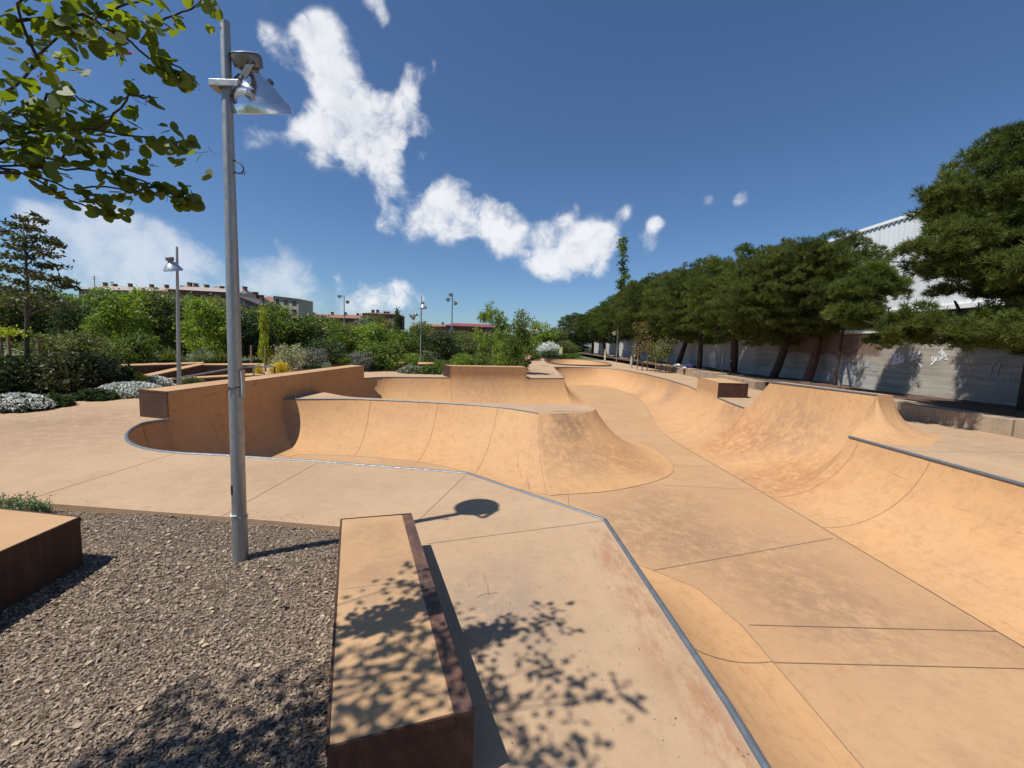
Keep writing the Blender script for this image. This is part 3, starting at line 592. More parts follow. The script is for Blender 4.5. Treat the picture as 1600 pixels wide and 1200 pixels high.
# ------------------------------------------------------------------ ground beyond
M_grass, t, b = mat('park_ground_cover'); co = geoco(t)
c = t.mix(t.ramp(t.noise(co, .3, 6, .6), .4, .6), (.06, .085, .03), (.11, .12, .05)); c = t.mix(t.ramp(t.noise(co, 6, 5, .7), .5, .7), c, (.05, .055, .025))
t.put(b.inputs['Base Color'], c); b.inputs['Roughness'].default_value = 1
gb = cdt('g', [(-900, -400), (900, -400), (900, 1500), (-900, 1500)], [[(-13.8, -5.9), (11.4, -5.9), (10.9, 8), (10.2, 17), (11.2, 30), (12.2, 45.5), (9.3, 47.2), (2.4, 47.2), (1.3, 40), (.5, 27.2), (-3.4, 25.8), (-8.4, 26.2), (-16.8, 21.1), (-21.5, 15), (-13.8, 8.1)]], -.06, M_grass)
gb.name = 'ground'; tag(gb, kind='structure')
M_dirt, t, b = mat('dry_needle_soil'); co = geoco(t)
c = t.mix(t.ramp(t.noise(co, 1.5, 7, .7), .4, .65), (.10, .06, .04), (.20, .125, .08)); c = t.mix(t.ramp(t.noise(co, 22, 5, .8), .45, .62), c, (.055, .035, .025))
t.put(b.inputs['Base Color'], c); b.inputs['Roughness'].default_value = 1; bump(t, b, t.noise(co, 25, 6, .8), 1, .05)
gx = np.linspace(10.75, 30, 40); gy = np.linspace(-6, 95, 160); X, Y = np.meshgrid(gx, gy)
TW = lambda y: 10.35+.0*y
Z = .36+.05*np.sin(X*1.3)*np.sin(Y*.6)+.03*np.sin(X*3+Y*2.1); Z = np.where(X < 11.0, .34, Z)
V = np.stack([X, Y, Z], -1).reshape(-1, 3); nx = len(gx); ii = np.arange(len(gy)-1)[:, None]*nx+np.arange(nx-1)[None, :]; Fq = np.stack([ii, ii+1, ii+nx+1, ii+nx], -1).reshape(-1, 4)
terr = tag(link('pine_terrace', npmesh('pine_terrace', V, Fq), M_dirt), kind='structure'); smooth(terr.data, None)
# low stone wall in front of the terrace: blocks
M_stone = concrete('terrace_stone', (.30, .23, .165), (.38, .29, .20), (.15, .105, .075), [], streak=.5, spots=.6)
y = 1.5; i = 0
tw = empty('terrace_wall', (10.4, 8, 0), 'low retaining wall of weathered brown stone blocks along the foot of the pine terrace', 'low wall')
xw = lambda y: np.interp(y, [0, 8.5, 11, 17, 24, 30, 45, 60], [10.9, 10.62, 10.35, 10.3, 10.6, 10.95, 12.2, 13.2])
nb = 0
while y < 60:
    L = random.choice([1.0, 1.3, 1.6]) if y > 12 else 2.4
    hgt = .40+random.uniform(-.03, .05) if y < 15 else .38+random.uniform(-.06, .08); x0 = xw(y); x1 = xw(y+L)
    if y < 15 or random.random() > .12:
        mb = MB(); dx = random.uniform(-.03, .03)
        mb.prism([(x0+dx, y+.02), (x0+dx+.55, y+.02), (x1+dx+.55, y+L-.02), (x1+dx, y+L-.02)], -.1, hgt); P_(mb.build('stone_block', M_stone, tw, bevel=.02)); nb += 1
    y += L
# ------------------------------------------------------------------ concrete boundary wall with graffiti
M_wall, t, b = mat('board_marked_concrete'); co = geoco(t)
c = t.mix(t.ramp(t.noise(t.scale(co, (1, .25, 3)), 2, 7, .7), .35, .65), (.27, .24, .20), (.40, .365, .305))
wv = t.new('ShaderNodeTexWave', bands_direction='Z'); t.put(wv.inputs[0], co); wv.inputs['Scale'].default_value = 1.5; wv.inputs['Distortion'].default_value = 1.2; wv.inputs['Detail'].default_value = 4
c = t.mix(t.math('MULTIPLY', t.ramp(wv.outputs['Fac'], .0, .12, 1, 0), .25), c, (.15, .13, .11))
sep = t.new('ShaderNodeSeparateXYZ'); t.put(sep.inputs[0], co)
# bare brown render on the stretch behind the middle pines, pale paint further along
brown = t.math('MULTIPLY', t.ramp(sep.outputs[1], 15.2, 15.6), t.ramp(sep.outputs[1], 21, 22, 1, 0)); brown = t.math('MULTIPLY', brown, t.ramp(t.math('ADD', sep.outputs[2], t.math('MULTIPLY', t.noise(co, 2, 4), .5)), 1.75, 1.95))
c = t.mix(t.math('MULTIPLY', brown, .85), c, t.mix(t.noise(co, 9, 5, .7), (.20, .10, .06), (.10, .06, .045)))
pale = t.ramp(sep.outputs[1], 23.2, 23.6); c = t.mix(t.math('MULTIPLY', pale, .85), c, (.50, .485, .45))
base = t.math('MULTIPLY', t.ramp(t.math('ADD', sep.outputs[2], t.math('MULTIPLY', t.noise(co, 1.2, 4), .2)), .93, .97, 1, 0), t.ramp(sep.outputs[1], 15.3, 15.5)); c = t.mix(t.math('MULTIPLY', base, .55), c, (.42, .42, .41))
t.put(b.inputs['Base Color'], c); b.inputs['Roughness'].default_value = .9; bump(t, b, t.noise(co, 30, 6, .8), .6, .02)
XW = 13.7
def xwall(y): return np.interp(y, [-6, 12, 15, 60], [14.6, 14.3, 13.5, 14.2])
cw = empty('boundary_wall', (13.7, 15, 0), 'long grey board-marked concrete wall behind the pines, with white graffiti and stained patches', 'wall')
ys = list(np.linspace(-6, 75, 55)); vs = []; mb = MB()
ptsf = [(float(xwall(y)), y) for y in ys]; 
mb.prism(ptsf+[(ptsf[-1][0]+.35, ptsf[-1][1]), (ptsf[0][0]+.35, ptsf[0][1])], 0, 2.45); P_(mb.build('concrete_wall', M_wall, cw))
mb = MB(); mb.prism([(p[0]-.04, p[1]) for p in ptsf]+[(ptsf[-1][0]+.4, ptsf[-1][1]), (ptsf[0][0]+.4, ptsf[0][1])], 2.453, 2.53); P_(mb.build('wall_coping', plain('pale_coping', (.62, .62, .60)), cw))
M_spray = plain('white_spray_paint', (.72, .74, .76), .6, .12, 20); M_spray2 = plain('grey_spray_paint', (.36, .37, .37), .6, .2, 5)
def graf(px, py, strokes, w, m=M_spray, parent=cw):
    mb = MB()
    for st in strokes:
        P = []
        for (dx, dy) in st:
            d = ray(px+dx, py+dy); lo, hi = 5., 60.
            for _ in range(30):
                mid = (lo+hi)/2; xx = d.x/d.y*mid
                if xx > xwall(mid): hi = mid
                else: lo = mid
            P.append(Vector((xwall(lo)-.012, lo, CAMH+d.z/d.y*lo)))
        vs = []
        for i, p in enumerate(P):
            dd = (P[min(i+1, len(P)-1)]-P[max(i-1, 0)]); s_ = dd.cross(Vector((1, 0, 0))).normalized()*w/2*(.7+.5*random.random())
            vs += [p+s_, p-s_, p+s_+Vector((.008, 0, 0)), p-s_+Vector((.008, 0, 0))]
        mb.add(vs, [(4*i, 4*i+1, 4*i+5, 4*i+4) for i in range(len(P)-1)]+[(4*i, 4*i+4, 4*i+6, 4*i+2) for i in range(len(P)-1)]+[(4*i+1, 4*i+3, 4*i+7, 4*i+5) for i in range(len(P)-1)])
    return P_(mb.build('graffiti', m, parent))
graf(1392, 550, [[(0, 10), (3, 2), (9, 6), (2, 14), (14, 11)], [(6, 16), (8, 5), (14, 1), (13, 9), (20, 4)], [(14, 14), (16, 6), (21, 10), (18, 15)], [(0, 18), (10, 17), (21, 13)], [(1, 5), (12, 12), (20, 16)]], .07)
graf(1420, 548, [[(0, 8), (4, 1), (10, 4), (5, 12)], [(6, 14), (10, 2), (16, 0), (14, 12), (10, 8)], [(12, 16), (18, 22), (20, 26)], [(2, 15), (12, 12), (20, 10)], [(0, 4), (8, 8), (18, 4)]], .06)
graf(1455, 548, [[(0, 22), (5, 17), (9, 12)], [(2, 16), (2, 10), (6, 9), (6, 16)], [(8, 16), (10, 9), (14, 10), (13, 16)], [(14, 4), (18, -6), (17, 8)], [(16, 14), (20, 2), (24, 12)], [(12, 2), (28, 6), (14, 12), (27, 14)]], .05)
graf(1350, 560, [[(0, 8), (8, 7)], [(0, 12), (8, 11)], [(12, 14), (20, 13)], [(12, 18), (20, 17)]], .14, M_spray2)
graf(1325, 570, [[(-20, 2), (0, 3), (18, 6)], [(-20, 8), (0, 9), (14, 11)]], .22, M_spray2)
graf(1545, 560, [[(0, 30), (6, 10), (14, 2)], [(12, 26), (18, 8), (22, 20)], [(30, 40), (34, 22), (40, 36)], [(8, 40), (20, 30)]], .06, M_spray2)
# ------------------------------------------------------------------ white warehouse with louvred base
M_white, t, b = mat('white_metal_cladding'); co = geoco(t); wv = t.new('ShaderNodeTexWave', bands_direction='Y'); t.put(wv.inputs[0], co); wv.inputs['Scale'].default_value = 1.1
c = t.mix(t.ramp(t.noise(t.scale(co, (1, 1, .15)), 1.5, 5, .7), .4, .7), (.74, .76, .76), (.64, .66, .66)); c = t.mix(t.math('MULTIPLY', t.ramp(wv.outputs['Fac'], 0, .12, 1, 0), .35), c, (.42, .44, .45))
t.put(b.inputs['Base Color'], c); b.inputs['Roughness'].default_value = .5
M_louv, t, b = mat('green_louvre'); co = geoco(t); wv = t.new('ShaderNodeTexWave', bands_direction='Z'); t.put(wv.inputs[0], co); wv.inputs['Scale'].default_value = 1.4
t.put(b.inputs['Base Color'], t.mix(t.ramp(wv.outputs['Fac'], .05, .3), (.05, .075, .065), (.13, .19, .17))); b.inputs['Roughness'].default_value = .6
XB = 20.0
p1 = ray(1355, 357); top1 = CAMH+p1.z/p1.x*XB; p2 = ray(1460, 330); top2 = CAMH+p2.z/p2.x*XB; ZT = (top1+top2)/2
yend = p1.y/p1.x*XB
wh = empty('white_warehouse', (XB, 15, 0), 'tall white metal-clad warehouse behind the pines and boundary wall', 'building')
mb = MB(); mb.prism([(XB, -20), (XB+30, -20), (XB+30, yend+9), (XB, yend+9)], 4.0, ZT); P_(mb.build('cladding', M_white, wh))
mb = MB(); mb.prism([(XB+.1, -20), (XB+29, -20), (XB+29, yend+8.9), (XB+.1, yend+8.9)], 0, 3.99); P_(mb.build('louvred_base', M_louv, wh))
mb = MB(); mb.prism([(XB-.06, -20), (XB+.3, -20), (XB+.3, yend+9.1), (XB-.06, yend+9.1)], ZT+.003, ZT+.16); P_(mb.build('roof_trim', plain('white_trim', (.85, .86, .86), .4, .05), wh))
mb = MB(); pr = [(6, ZT-.004), (39, ZT-.004)]
for k in range(109, -1, -1): yy = 6+k*.3; pr += [(yy+.28, ZT-.03), (yy+.16, ZT-.03), (yy+.15, ZT-.12), (yy+.02, ZT-.12)]
npr = len(pr); mb.add([(XB-.055, a_, b_) for a_, b_ in pr]+[(XB-.004, a_, b_) for a_, b_ in pr], [tuple(range(npr)), tuple(range(2*npr-1, npr-1, -1))]+[(i_, npr+i_, npr+(i_+1) % npr, (i_+1) % npr) for i_ in range(npr)])
P_(mb.build('eave_trim', plain('grey_shadow_gap', (.28, .30, .31)), wh))
mb = MB(); mb.box((XB-.12, -20, 3.86), (XB-.004, yend+9, 4.06)); P_(mb.build('sill_band', plain('white_sill', (.78, .79, .78), .4, .08), wh))
# steel frame fence on the wall
fe = empty('mesh_fence', (14.2, 15, 2.5), 'dark steel fence frame standing on top of the concrete boundary wall', 'fence')
mb = MB()
for yy in np.arange(8, 40, 2.5): mb = MB(); mb.tube([(xwall(yy)+.2, yy, 2.52), (xwall(yy)+.2, yy, 3.35)], .025, 6); P_(mb.build('fence_post', M_black, fe))
mb = MB(); mb.tube([(xwall(yy)+.2, yy, 2.72) for yy in np.arange(8, 40, 2.5)], .018, 6); P_(mb.build('fence_rail', M_black, fe))
# ------------------------------------------------------------------ foliage generators
def rot_random(n):
    q = rng.normal(size=(n, 4)); q /= np.linalg.norm(q, axis=1, keepdims=True); a, b, c, d = q.T
    return np.stack([np.stack([1-2*(c*c+d*d), 2*(b*c-a*d), 2*(b*d+a*c)], -1), np.stack([2*(b*c+a*d), 1-2*(b*b+d*d), 2*(c*d-a*b)], -1), np.stack([2*(b*d-a*c), 2*(c*d+a*b), 1-2*(b*b+c*c)], -1)], 1)
def leaves(P, size, shape=((-1, 0, 0), (-.3, -.55, .12), (.5, -.45, .1), (1, 0, -.1), (.5, .45, .1), (-.3, .55, .12)), R=None, jit=.35):
    n = len(P); R = rot_random(n) if R is None else R; s = size*(1+rng.uniform(-jit, jit, n)); sh = np.array(shape)
    V = P[:, None, :]+np.einsum('nij,kj->nki', R, sh)*s[:, None, None]
    k = len(sh); F = (np.arange(n)*k)[:, None]+np.arange(k)[None]; return V.reshape(-1, 3), F
QUAD = ((-1, 0, 0), (0, -.5, .15), (1, 0, -.1), (0, .5, .15))
def shell_pts(blobs, n, lo=.55):
    vol = np.array([b[3]*b[4]*b[5] for b in blobs])**.75; idx = rng.choice(len(blobs), n, p=vol/vol.sum()); B = np.array(blobs)[idx]
    d = rng.normal(size=(n, 3)); d /= np.linalg.norm(d, axis=1, keepdims=True); r = lo+(1-lo)*rng.random(n)**.6
    return B[:, :3]+d*B[:, 3:6]*r[:, None]
def crown_mesh(name, blobs, n, size, clump=28, cr=.13, droop=0):
    """leaf clumps spread through the crown volume with gaps between"""
    C_ = shell_pts(blobs, max(4, n//clump)); m = len(C_)
    P = np.repeat(C_, clump, 0)+rng.normal(size=(m*clump, 3))*np.array([cr, cr, cr*.7]); P[:, 2] -= droop*rng.random(len(P))*cr
    V, F = leaves(P, size, QUAD); return npmesh(name, V, F)
def pine_mesh(name, blobs, nclump, tl=.125, tufts=26, rad=.27, blades=12):
    C_ = shell_pts(blobs, nclump, .35); m = len(C_)
    d = rng.normal(size=(m*tufts, 3)); d[:, 2] = np.abs(d[:, 2])*1.0-.25; d /= np.linalg.norm(d, axis=1, keepdims=True)
    rr_ = np.repeat(rng.uniform(.6, 1.25, m), tufts)*rad
    P = np.repeat(C_, tufts, 0)+d*rr_[:, None]*np.array([1, 1, .75])*(.45+.55*rng.random(m*tufts))[:, None]
    n = len(P); ax = d+rng.normal(size=(n, 3))*.25+np.array([0, 0, .35]); ax /= np.linalg.norm(ax, axis=1, keepdims=True)
    PB = np.repeat(P, blades, 0); AX = np.repeat(ax, blades, 0); k = len(PB)
    dd = AX+rng.normal(size=(k, 3))*.55; dd /= np.linalg.norm(dd, axis=1, keepdims=True)
    sd_ = np.cross(dd, rng.normal(size=(k, 3))); sd_ /= np.linalg.norm(sd_, axis=1, keepdims=True)
    L = tl*(.7+.6*rng.random(k))[:, None]; W = tl*.048
    V = np.stack([PB-sd_*W, PB+sd_*W, PB+dd*L+sd_*W*.35, PB+dd*L-sd_*W*.35], 1).reshape(-1, 3)
    F = (np.arange(k)*4)[:, None]+np.arange(4)[None]; return npmesh(name, V, F)
def limb(mb, a, b, r0, r1, bend=.12, n=5, seg=7):
    a = Vector(a); b = Vector(b); L = (b-a).length; off = Vector((random.uniform(-1, 1), random.uniform(-1, 1), random.uniform(-.3, .6)))*L*bend; pts = []; rs = []
    for i in range(n+1):
        u = i/n; pts.append(a.lerp(b, u)+off*math.sin(math.pi*u)); rs.append(r0+(r1-r0)*u)
    mb.tube(pts, rs, seg); return pts
def trunk_mesh(name, base, fork, r0, targets, lean=(0, 0), m=M_bark, bend=.08, twig=.6):
    mb = MB(); f = Vector((lean[0], lean[1], fork)); pts = limb(mb, (0, 0, -.15), f, r0, r0*.65, bend, 8, 10)
    for tg in targets:
        s_ = pts[random.choice([5, 6, 7, 8])]; e = limb(mb, s_, tg, r0*.45, r0*.1, .15, 5, 6)
        for _ in range(2):
            q = e[random.choice([3, 4])]; tgt = Vector(tg)+Vector((random.uniform(-twig, twig), random.uniform(-twig, twig), random.uniform(0, twig*.8))); limb(mb, q, tgt, r0*.18, r0*.05, .2, 3, 5)
    me = bpy.data.meshes.new(name); me.from_pydata(mb.v, [], mb.f); me.materials.append(m); smooth(me, None); return me
# ---- pines
def pine_variant(seed, R, z0, z1, n, lite=False):
    random.seed(seed)
    bl = []; zc_ = (z0+z1)/2-.1; hz_ = (z1-z0)/2
    for _ in range(4): bl.append((random.uniform(-.2, .2), random.uniform(-.2, .2), zc_, R*.92, R*.92, hz_*.9))
    for i in range(16):
        a = i*2.4+random.uniform(-.3, .3); u = random.uniform(-.55, .95); rr = math.sqrt(max(.05, 1-u*u)); q = random.uniform(.72, .92)
        bl.append((R*q*rr*math.cos(a), R*q*rr*math.sin(a), zc_+hz_*q*u, R*random.uniform(.2, .32), R*random.uniform(.2, .32), random.uniform(.35, .6)))
    cm = pine_mesh('pine_crown_%d' % seed, bl, n); cm.materials.append(L_pine2 if lite else L_pine)
    tg = [(R*.5*math.cos(a), R*.5*math.sin(a), z0+random.uniform(.6, 2.0)) for a in np.linspace(0, 5.5, 7)]
    return cm, tg
PV = [pine_variant(11, 2.95, 1.9, 7.2, 950), pine_variant(12, 3.0, 1.3, 7.2, 860, True), pine_variant(13, 3.2, 1.2, 7.5, 920), pine_variant(14, 2.9, 1.3, 6.6, 780)]
PT = [trunk_mesh('pine_trunk_a', 0, 3.2, .21, PV[0][1], (.25, -.1), M_pbark2), trunk_mesh('pine_trunk_b', 0, 3.0, .19, PV[1][1], (-.6, .3), M_pbark), trunk_mesh('pine_trunk_c', 0, 3.4, .22, PV[2][1], (-.8, .2), M_pbark), trunk_mesh('pine_trunk_d', 0, 2.8, .17, PV[3][1], (.5, 0), M_pbark)]
def pine(x, y, v, tv, sc, rz, label, zs=1.0):
    r = empty('pine_tree', (x, y, .33), label, 'pine tree', 'row of pines along the boundary wall'); r.rotation_euler.z = rz; r.scale = (sc, sc, sc*zs)
    link('crown', PV[v][0], None, r); link('trunk', PT[tv], None, r); return r
pine(12.85, 18.2, 0, 0, .94, .3, 'broad round pine with reddish forked trunk in front of the white warehouse corner', .98)
pine(12.6, 20.2, 3, 1, 1.0, 2.2, 'pine with a dark curved trunk just left of the red-trunked pine')
pine(12.5, 23.6, 1, 2, 1.02, .8, 'light green pine with a straight trunk, behind the tall ramp', .98)
pine(12.3, 27.5, 2, 3, 1.0, 4.0, 'pine with a thick leaning trunk beside the sunlit pale stretch of wall')
pine(12.6, 32.0, 1, 1, 1.05, 3.3, 'light green pine right behind the lying bags and bicycle, beyond the leaning pine')
pine(12.2, 37.0, 2, 2, 1.08, 1.5, 'tall dark pine above the two small staked trees')
pine(12.8, 43.0, 0, 0, 1.12, 5.1, 'dark pine directly below the tall thin poplar top')
pine(12.6, 50.0, 1, 3, 1.1, 2.8, 'far pine behind the thin street lamp near the yellow post', 1.0)
pine(13.0, 58.0, 2, 1, 1.02, .2, 'far pine left of the yellow post, second from the left end of the row')
pine(12.5, 66.0, 3, 2, 1.1, 1.2, 'smallest and farthest pine at the left end of the row')
pine(16.6, 27, 2, 1, 1.0, 2.0, 'dark pine standing just behind the wall, third of those behind it', 1.0)
pine(17.2, 35, 0, 1, 1.0, 2.9, 'dark pine behind the wall, above the lying blue bag', 1.0)
pine(17.6, 46, 2, 1, 1.0, 1.0, 'dark pine behind the wall, above the two staked trees', 1.0)
pine(17.0, 60, 1, 1, 1.05, .4, 'light pine behind the far end of the wall', 1.0)
pine(11.0, 76, 2, 0, 1.1, .9, 'farthest dark pine closing the view at the end of the lane', .9)
# big pine at the right edge, made for its own outline
bx, by = 13.3, 10.6
def rel(px, py, Y): p = atY(px, py, Y); return (p.x-bx, p.y-by, p.z-.33)
random.seed(5); bl = []
for (px, py, Y, rx, rz_) in ((1590, 260, 10.4, 1.2, .75), (1540, 330, 10.2, 1.15, .8), (1500, 300, 10.6, .55, .4), (1490, 390, 9.9, .75, .5), (1570, 400, 9.6, 1.3, .7), (1640, 330, 10.5, 1.6, 1.3), (1700, 420, 10.5, 1.8, 1.1), (1460, 405, 10.2, .5, .42), (1415, 398, 10.4, .2, .3), (1480, 345, 10.2, .4, .4), (1500, 425, 10, .6, .3), (1540, 456, 10, .7, .13), (1470, 300, 10.3, .35, .3), (1600, 225, 10.6, .9, .5), (1610, 452, 9.6, .6, .2), (1630, 420, 9.0, 1.1, .5),
    (1440, 505, 9.8, .55, .42), (1410, 520, 10.0, .42, .36), (1500, 520, 9.5, .8, .42), (1570, 515, 9.2, .8, .45), (1630, 520, 9.2, .9, .5), (1480, 455, 10.9, .45, .12)):
    q = rel(px, py, Y); bl.append((q[0], q[1], q[2], rx, rx*1.1, rz_))
bp = empty('pine_tree', (bx, by, .33), 'big dark pine at the right picture edge, low drooping branches over the wall', 'pine tree', 'row of pines along the boundary wall')
me = pine_mesh('big_pine_crown', bl, 1300, .14, 26, .21, 12); me.materials.append(L_pine); link('crown', me, None, bp)
tg = [rel(1500, 400, 10), rel(1560, 350, 10.2), rel(1420, 420, 10.3), rel(1480, 500, 9.9), rel(1600, 300, 10.4), rel(1400, 512, 10.2), rel(1590, 500, 9.3), rel(1560, 470, 10)]
link('trunk', trunk_mesh('big_pine_trunk', 0, 3.3, .24, tg, (.3, .1), M_pbark), None, bp)
# second tree beyond, hanging branch over the middle
q0 = atY(1370, 460, 14.0); b0 = Vector((13.1, 16.9, .33))
bl = [(atY(px, py, 13.8)-b0)[:]+(rx, rx, rz_) for (px, py, rx, rz_) in ((1345, 455, .75, .38), (1330, 490, .7, .3), (1365, 430, .45, .35), (1350, 505, .5, .22), (1395, 450, .4, .3), (1375, 535, .35, .22))]
wp = empty('pine_tree', b0, 'slim pine with loose hanging branches between the big edge pine and broad round one', 'pine tree', 'row of pines along the boundary wall')
me = pine_mesh('slim_pine_crown', bl, 260, .15, 22, .2, 10); me.materials.append(L_pine2); link('crown', me, None, wp)
link('trunk', trunk_mesh('slim_pine_trunk', 0, 2.7, .07, [b_[:3] for b_ in bl[:2]], (.05, -.1), M_pbark, bend=.02, twig=.2), None, wp)
# ---- deciduous trees and shrubs: unit crowns (height about 1, radius about .5) scaled per plant
def unit_blobs(kind):
    b = []
    if kind == 'round':
        for i in range(14): a = random.uniform(0, 6.28); r = random.uniform(.1, .34); b.append((r*math.cos(a), r*math.sin(a), random.uniform(.15, .87), .19, .19, .13))
        b.append((0, 0, .45, .33, .33, .42))
    elif kind == 'tall':
        for i in range(10): a = random.uniform(0, 6.28); z = .2+.07*i; r = .16*(1.15-z); b.append((r*math.cos(a), r*math.sin(a), z, .2*(1.15-z)+.04, .2*(1.15-z)+.04, .11))
    elif kind == 'mound':
        for i in range(9): a = random.uniform(0, 6.28); r = random.uniform(.1, .38); b.append((r*math.cos(a), r*math.sin(a), random.uniform(.15, .6), .2, .2, .25))
        b.append((0, 0, .35, .42, .42, .45))
    elif kind == 'loose':
        for i in range(12): a = random.uniform(0, 6.28); r = random.uniform(.15, .42); b.append((r*math.cos(a), r*math.sin(a), random.uniform(.3, .98), .13, .13, .08))
    return b
UC = {}
def ucrown(kind, var, mname, m, n, size, clump, cr):
    key = (kind, var, mname)
    if key not in UC:
        random.seed(100+var); me = crown_mesh('%s_crown' % kind, unit_blobs(kind), n, size, clump, cr); me.materials.append(m); UC[key] = me
    return UC[key]
MM = dict(mid=L_mid, lite=L_lite, dark=L_dark, olive=L_olive, yell=L_yell, grey=L_grey, pale=L_pale, purp=L_purp, white=L_white, yflow=L_yflow, brown=L_brown, pine=L_pine)
random.seed(3)
UT = [trunk_mesh('slender_trunk_%d' % i, 0, .4, .014, [(random.uniform(-.2, .2), random.uniform(-.2, .2), random.uniform(.45, .68)) for _ in range(6)], twig=.08) for i in range(3)]
GP = {'round': (7000, .021, 22, .045), 'tall': (4200, .02, 24, .04), 'mound': (4200, .026, 24, .055), 'loose': (3000, .022, 26, .04)}
def plant(px, pbase, ptop, Y, wpx, kind, mname, label, cat='tree', name=None, group=None, var=None, z=-.05, trunk=True, dens=None, depth=1.0):
    """a plant standing at distance Y with its crown seen between ptop and the ground"""
    b = atY(px, pbase, Y); tp = atY(px, ptop, Y); H = tp.z-z; W = wpx*Y/FPX
    r = empty(name or ('tree' if cat == 'tree' else 'shrub'), (b.x, Y, z), label, cat, group); r.rotation_euler.z = random.uniform(0, 6.28)
    g = GP[kind]; v = random.randrange(2) if var is None else var
    c = link('crown' if cat == 'tree' else 'foliage', ucrown(kind, v, mname, MM[mname], *(dens or g)), None, r); c.scale = (W, W*depth, H)
    if cat == 'tree' and trunk: tt = link('trunk', random.choice(UT), None, r); tt.scale = (min(max(W, 1.2), H), min(max(W, 1.2), H), H)
    return r
G1 = 'trees of the park behind the plaza'
TR = [ # px, base, top, Y, width px, kind, leaf, label
 (15, 560, 440, 22, 120, 'round', 'olive', 'olive-brown tree at the far left behind the staked young tree'),
 (95, 560, 446, 24, 130, 'round', 'mid', 'dull green tree left of the pale rooftops, behind the layered young tree'),
 (120, 560, 470, 19, 90, 'round', 'dark', 'dark bushy tree just right of the staked young tree'),
 (190, 560, 445, 21, 120, 'round', 'lite', 'bright green tree under the left end of the long rooftops'),
 (150, 560, 478, 17, 70, 'tall', 'lite', 'thin light green sapling before the dark trees on the left'),
 (255, 560, 450, 24, 110, 'round', 'olive', 'olive tree left of the second lamp post, under the white awnings'),
 (325, 560, 457, 22, 105, 'round', 'lite', 'bright leafy tree between the second lamp post and the near lamp post'),
 (290, 560, 458, 27, 110, 'round', 'mid', 'mid green tree directly behind the second lamp post'),
 (372, 560, 480, 24, 90, 'round', 'dark', 'dark green tree behind the near lamp post'),
 (450, 560, 470, 28, 110, 'round', 'mid', 'tall mid green tree below the cream house, right of the yellow tree'),
 (398, 560, 485, 26, 90, 'round', 'dark', 'dark tree just left of the narrow yellow tree'),
 (497, 560, 488, 30, 100, 'round', 'olive', 'olive tree under the long low brick roofs'),
 (540, 560, 500, 26, 95, 'round', 'mid', 'mid green tree behind the distant double-head mast on the left'),
 (512, 560, 515, 20, 80, 'mound', 'dark', 'dark rounded tree right of the grey-purple shrub'),
 (585, 560, 500, 26, 100, 'round', 'lite', 'light green tree below the brick apartment house'),
 (622, 560, 476, 34, 42, 'tall', 'dark', 'dark pointed cypress-like tree right of the brick apartment house'),
 (648, 560, 500, 27, 90, 'round', 'mid', 'leafy green tree behind the two-globe lamp post'),
 (690, 565, 512, 24, 85, 'round', 'dark', 'dark green tree right of the two-globe lamp post'),
 (600, 560, 520, 21, 80, 'mound', 'mid', 'wide green bush-like tree at the back of the plaza'),
 (735, 565, 520, 27, 80, 'round', 'olive', 'soft olive tree below the red-roofed building'),
 (766, 565, 478, 23, 62, 'loose', 'lite', 'tall thin tree with loose sparse branches, above the middle ledge'),
 (808, 568, 482, 22, 62, 'round', 'mid', 'full green tree around the leaning lamp post right of the middle ledge'),
 (790, 568, 505, 25, 60, 'round', 'lite', 'bright green tree between the loose tree and the full one'),
 (845, 560, 500, 56, 70, 'round', 'lite', 'light green tree beyond the lane, left of the pines'),
 (868, 560, 508, 62, 50, 'round', 'olive', 'far olive tree at the left foot of the row of pines'),
 (838, 560, 496, 66, 22, 'tall', 'mid', 'small far poplar beside the lane, right of the lamps'),
 (570, 560, 490, 40, 120, 'round', 'olive', 'far olive tree seen before the brick apartment house'),
 (420, 560, 478, 42, 130, 'round', 'olive', 'far dull tree under the cream house'),
 (215, 560, 446, 40, 130, 'round', 'mid', 'far green tree touching the pale rooftops on the left'),
 (345, 560, 474, 38, 120, 'round', 'mid', 'far green tree touching the brick terrace left of the near lamp post'),
 (500, 560, 492, 45, 120, 'round', 'mid', 'far green tree under the long low roofs'),
 (720, 560, 515, 45, 110, 'round', 'mid', 'far green tree under the left end of the red-roofed building'),
 (780, 560, 518, 45, 90, 'round', 'mid', 'far green tree under the right end of the red-roofed building'),
 (885, 560, 515, 85, 60, 'round', 'mid', 'far tree closing the view under the left end of the pines'),
 (825, 560, 512, 80, 60, 'round', 'olive', 'far olive tree behind the lane lamps'),
 (905, 560, 520, 80, 50, 'round', 'dark', 'far dark tree behind the yellow post at the lane end'),
 (860, 560, 518, 95, 70, 'round', 'mid', 'far green tree behind the white blossom shrub'),
 (40, 560, 460, 34, 130, 'round', 'dark', 'far dark tree at the left edge of the picture'),
]
for (px, pb, pt_, Y, wp_, kd, lf, lb) in TR:
    plant(px, pb, pt_+2, Y, wp_, kd, lf, lb, group=G1, z=-.05)
# narrow yellow tree with three stakes
yt = plant(415, 565, 470, 18, 30, 'tall', 'yell', 'narrow yellow-green young tree held by three wooden stakes', dens=(1500, .035, 18, .05))
def stake(mb, x, y, h, dx=0): mb.tube([(x, y, -.1), (x+dx, y, h)], .035, 7)
mb = MB()
for dx in (-.45, 0.15, .6): stake(mb, dx, -.3, 1.15, .03)
yt.rotation_euler.z = 0; mb.build('wooden_stake', M_wood, yt)
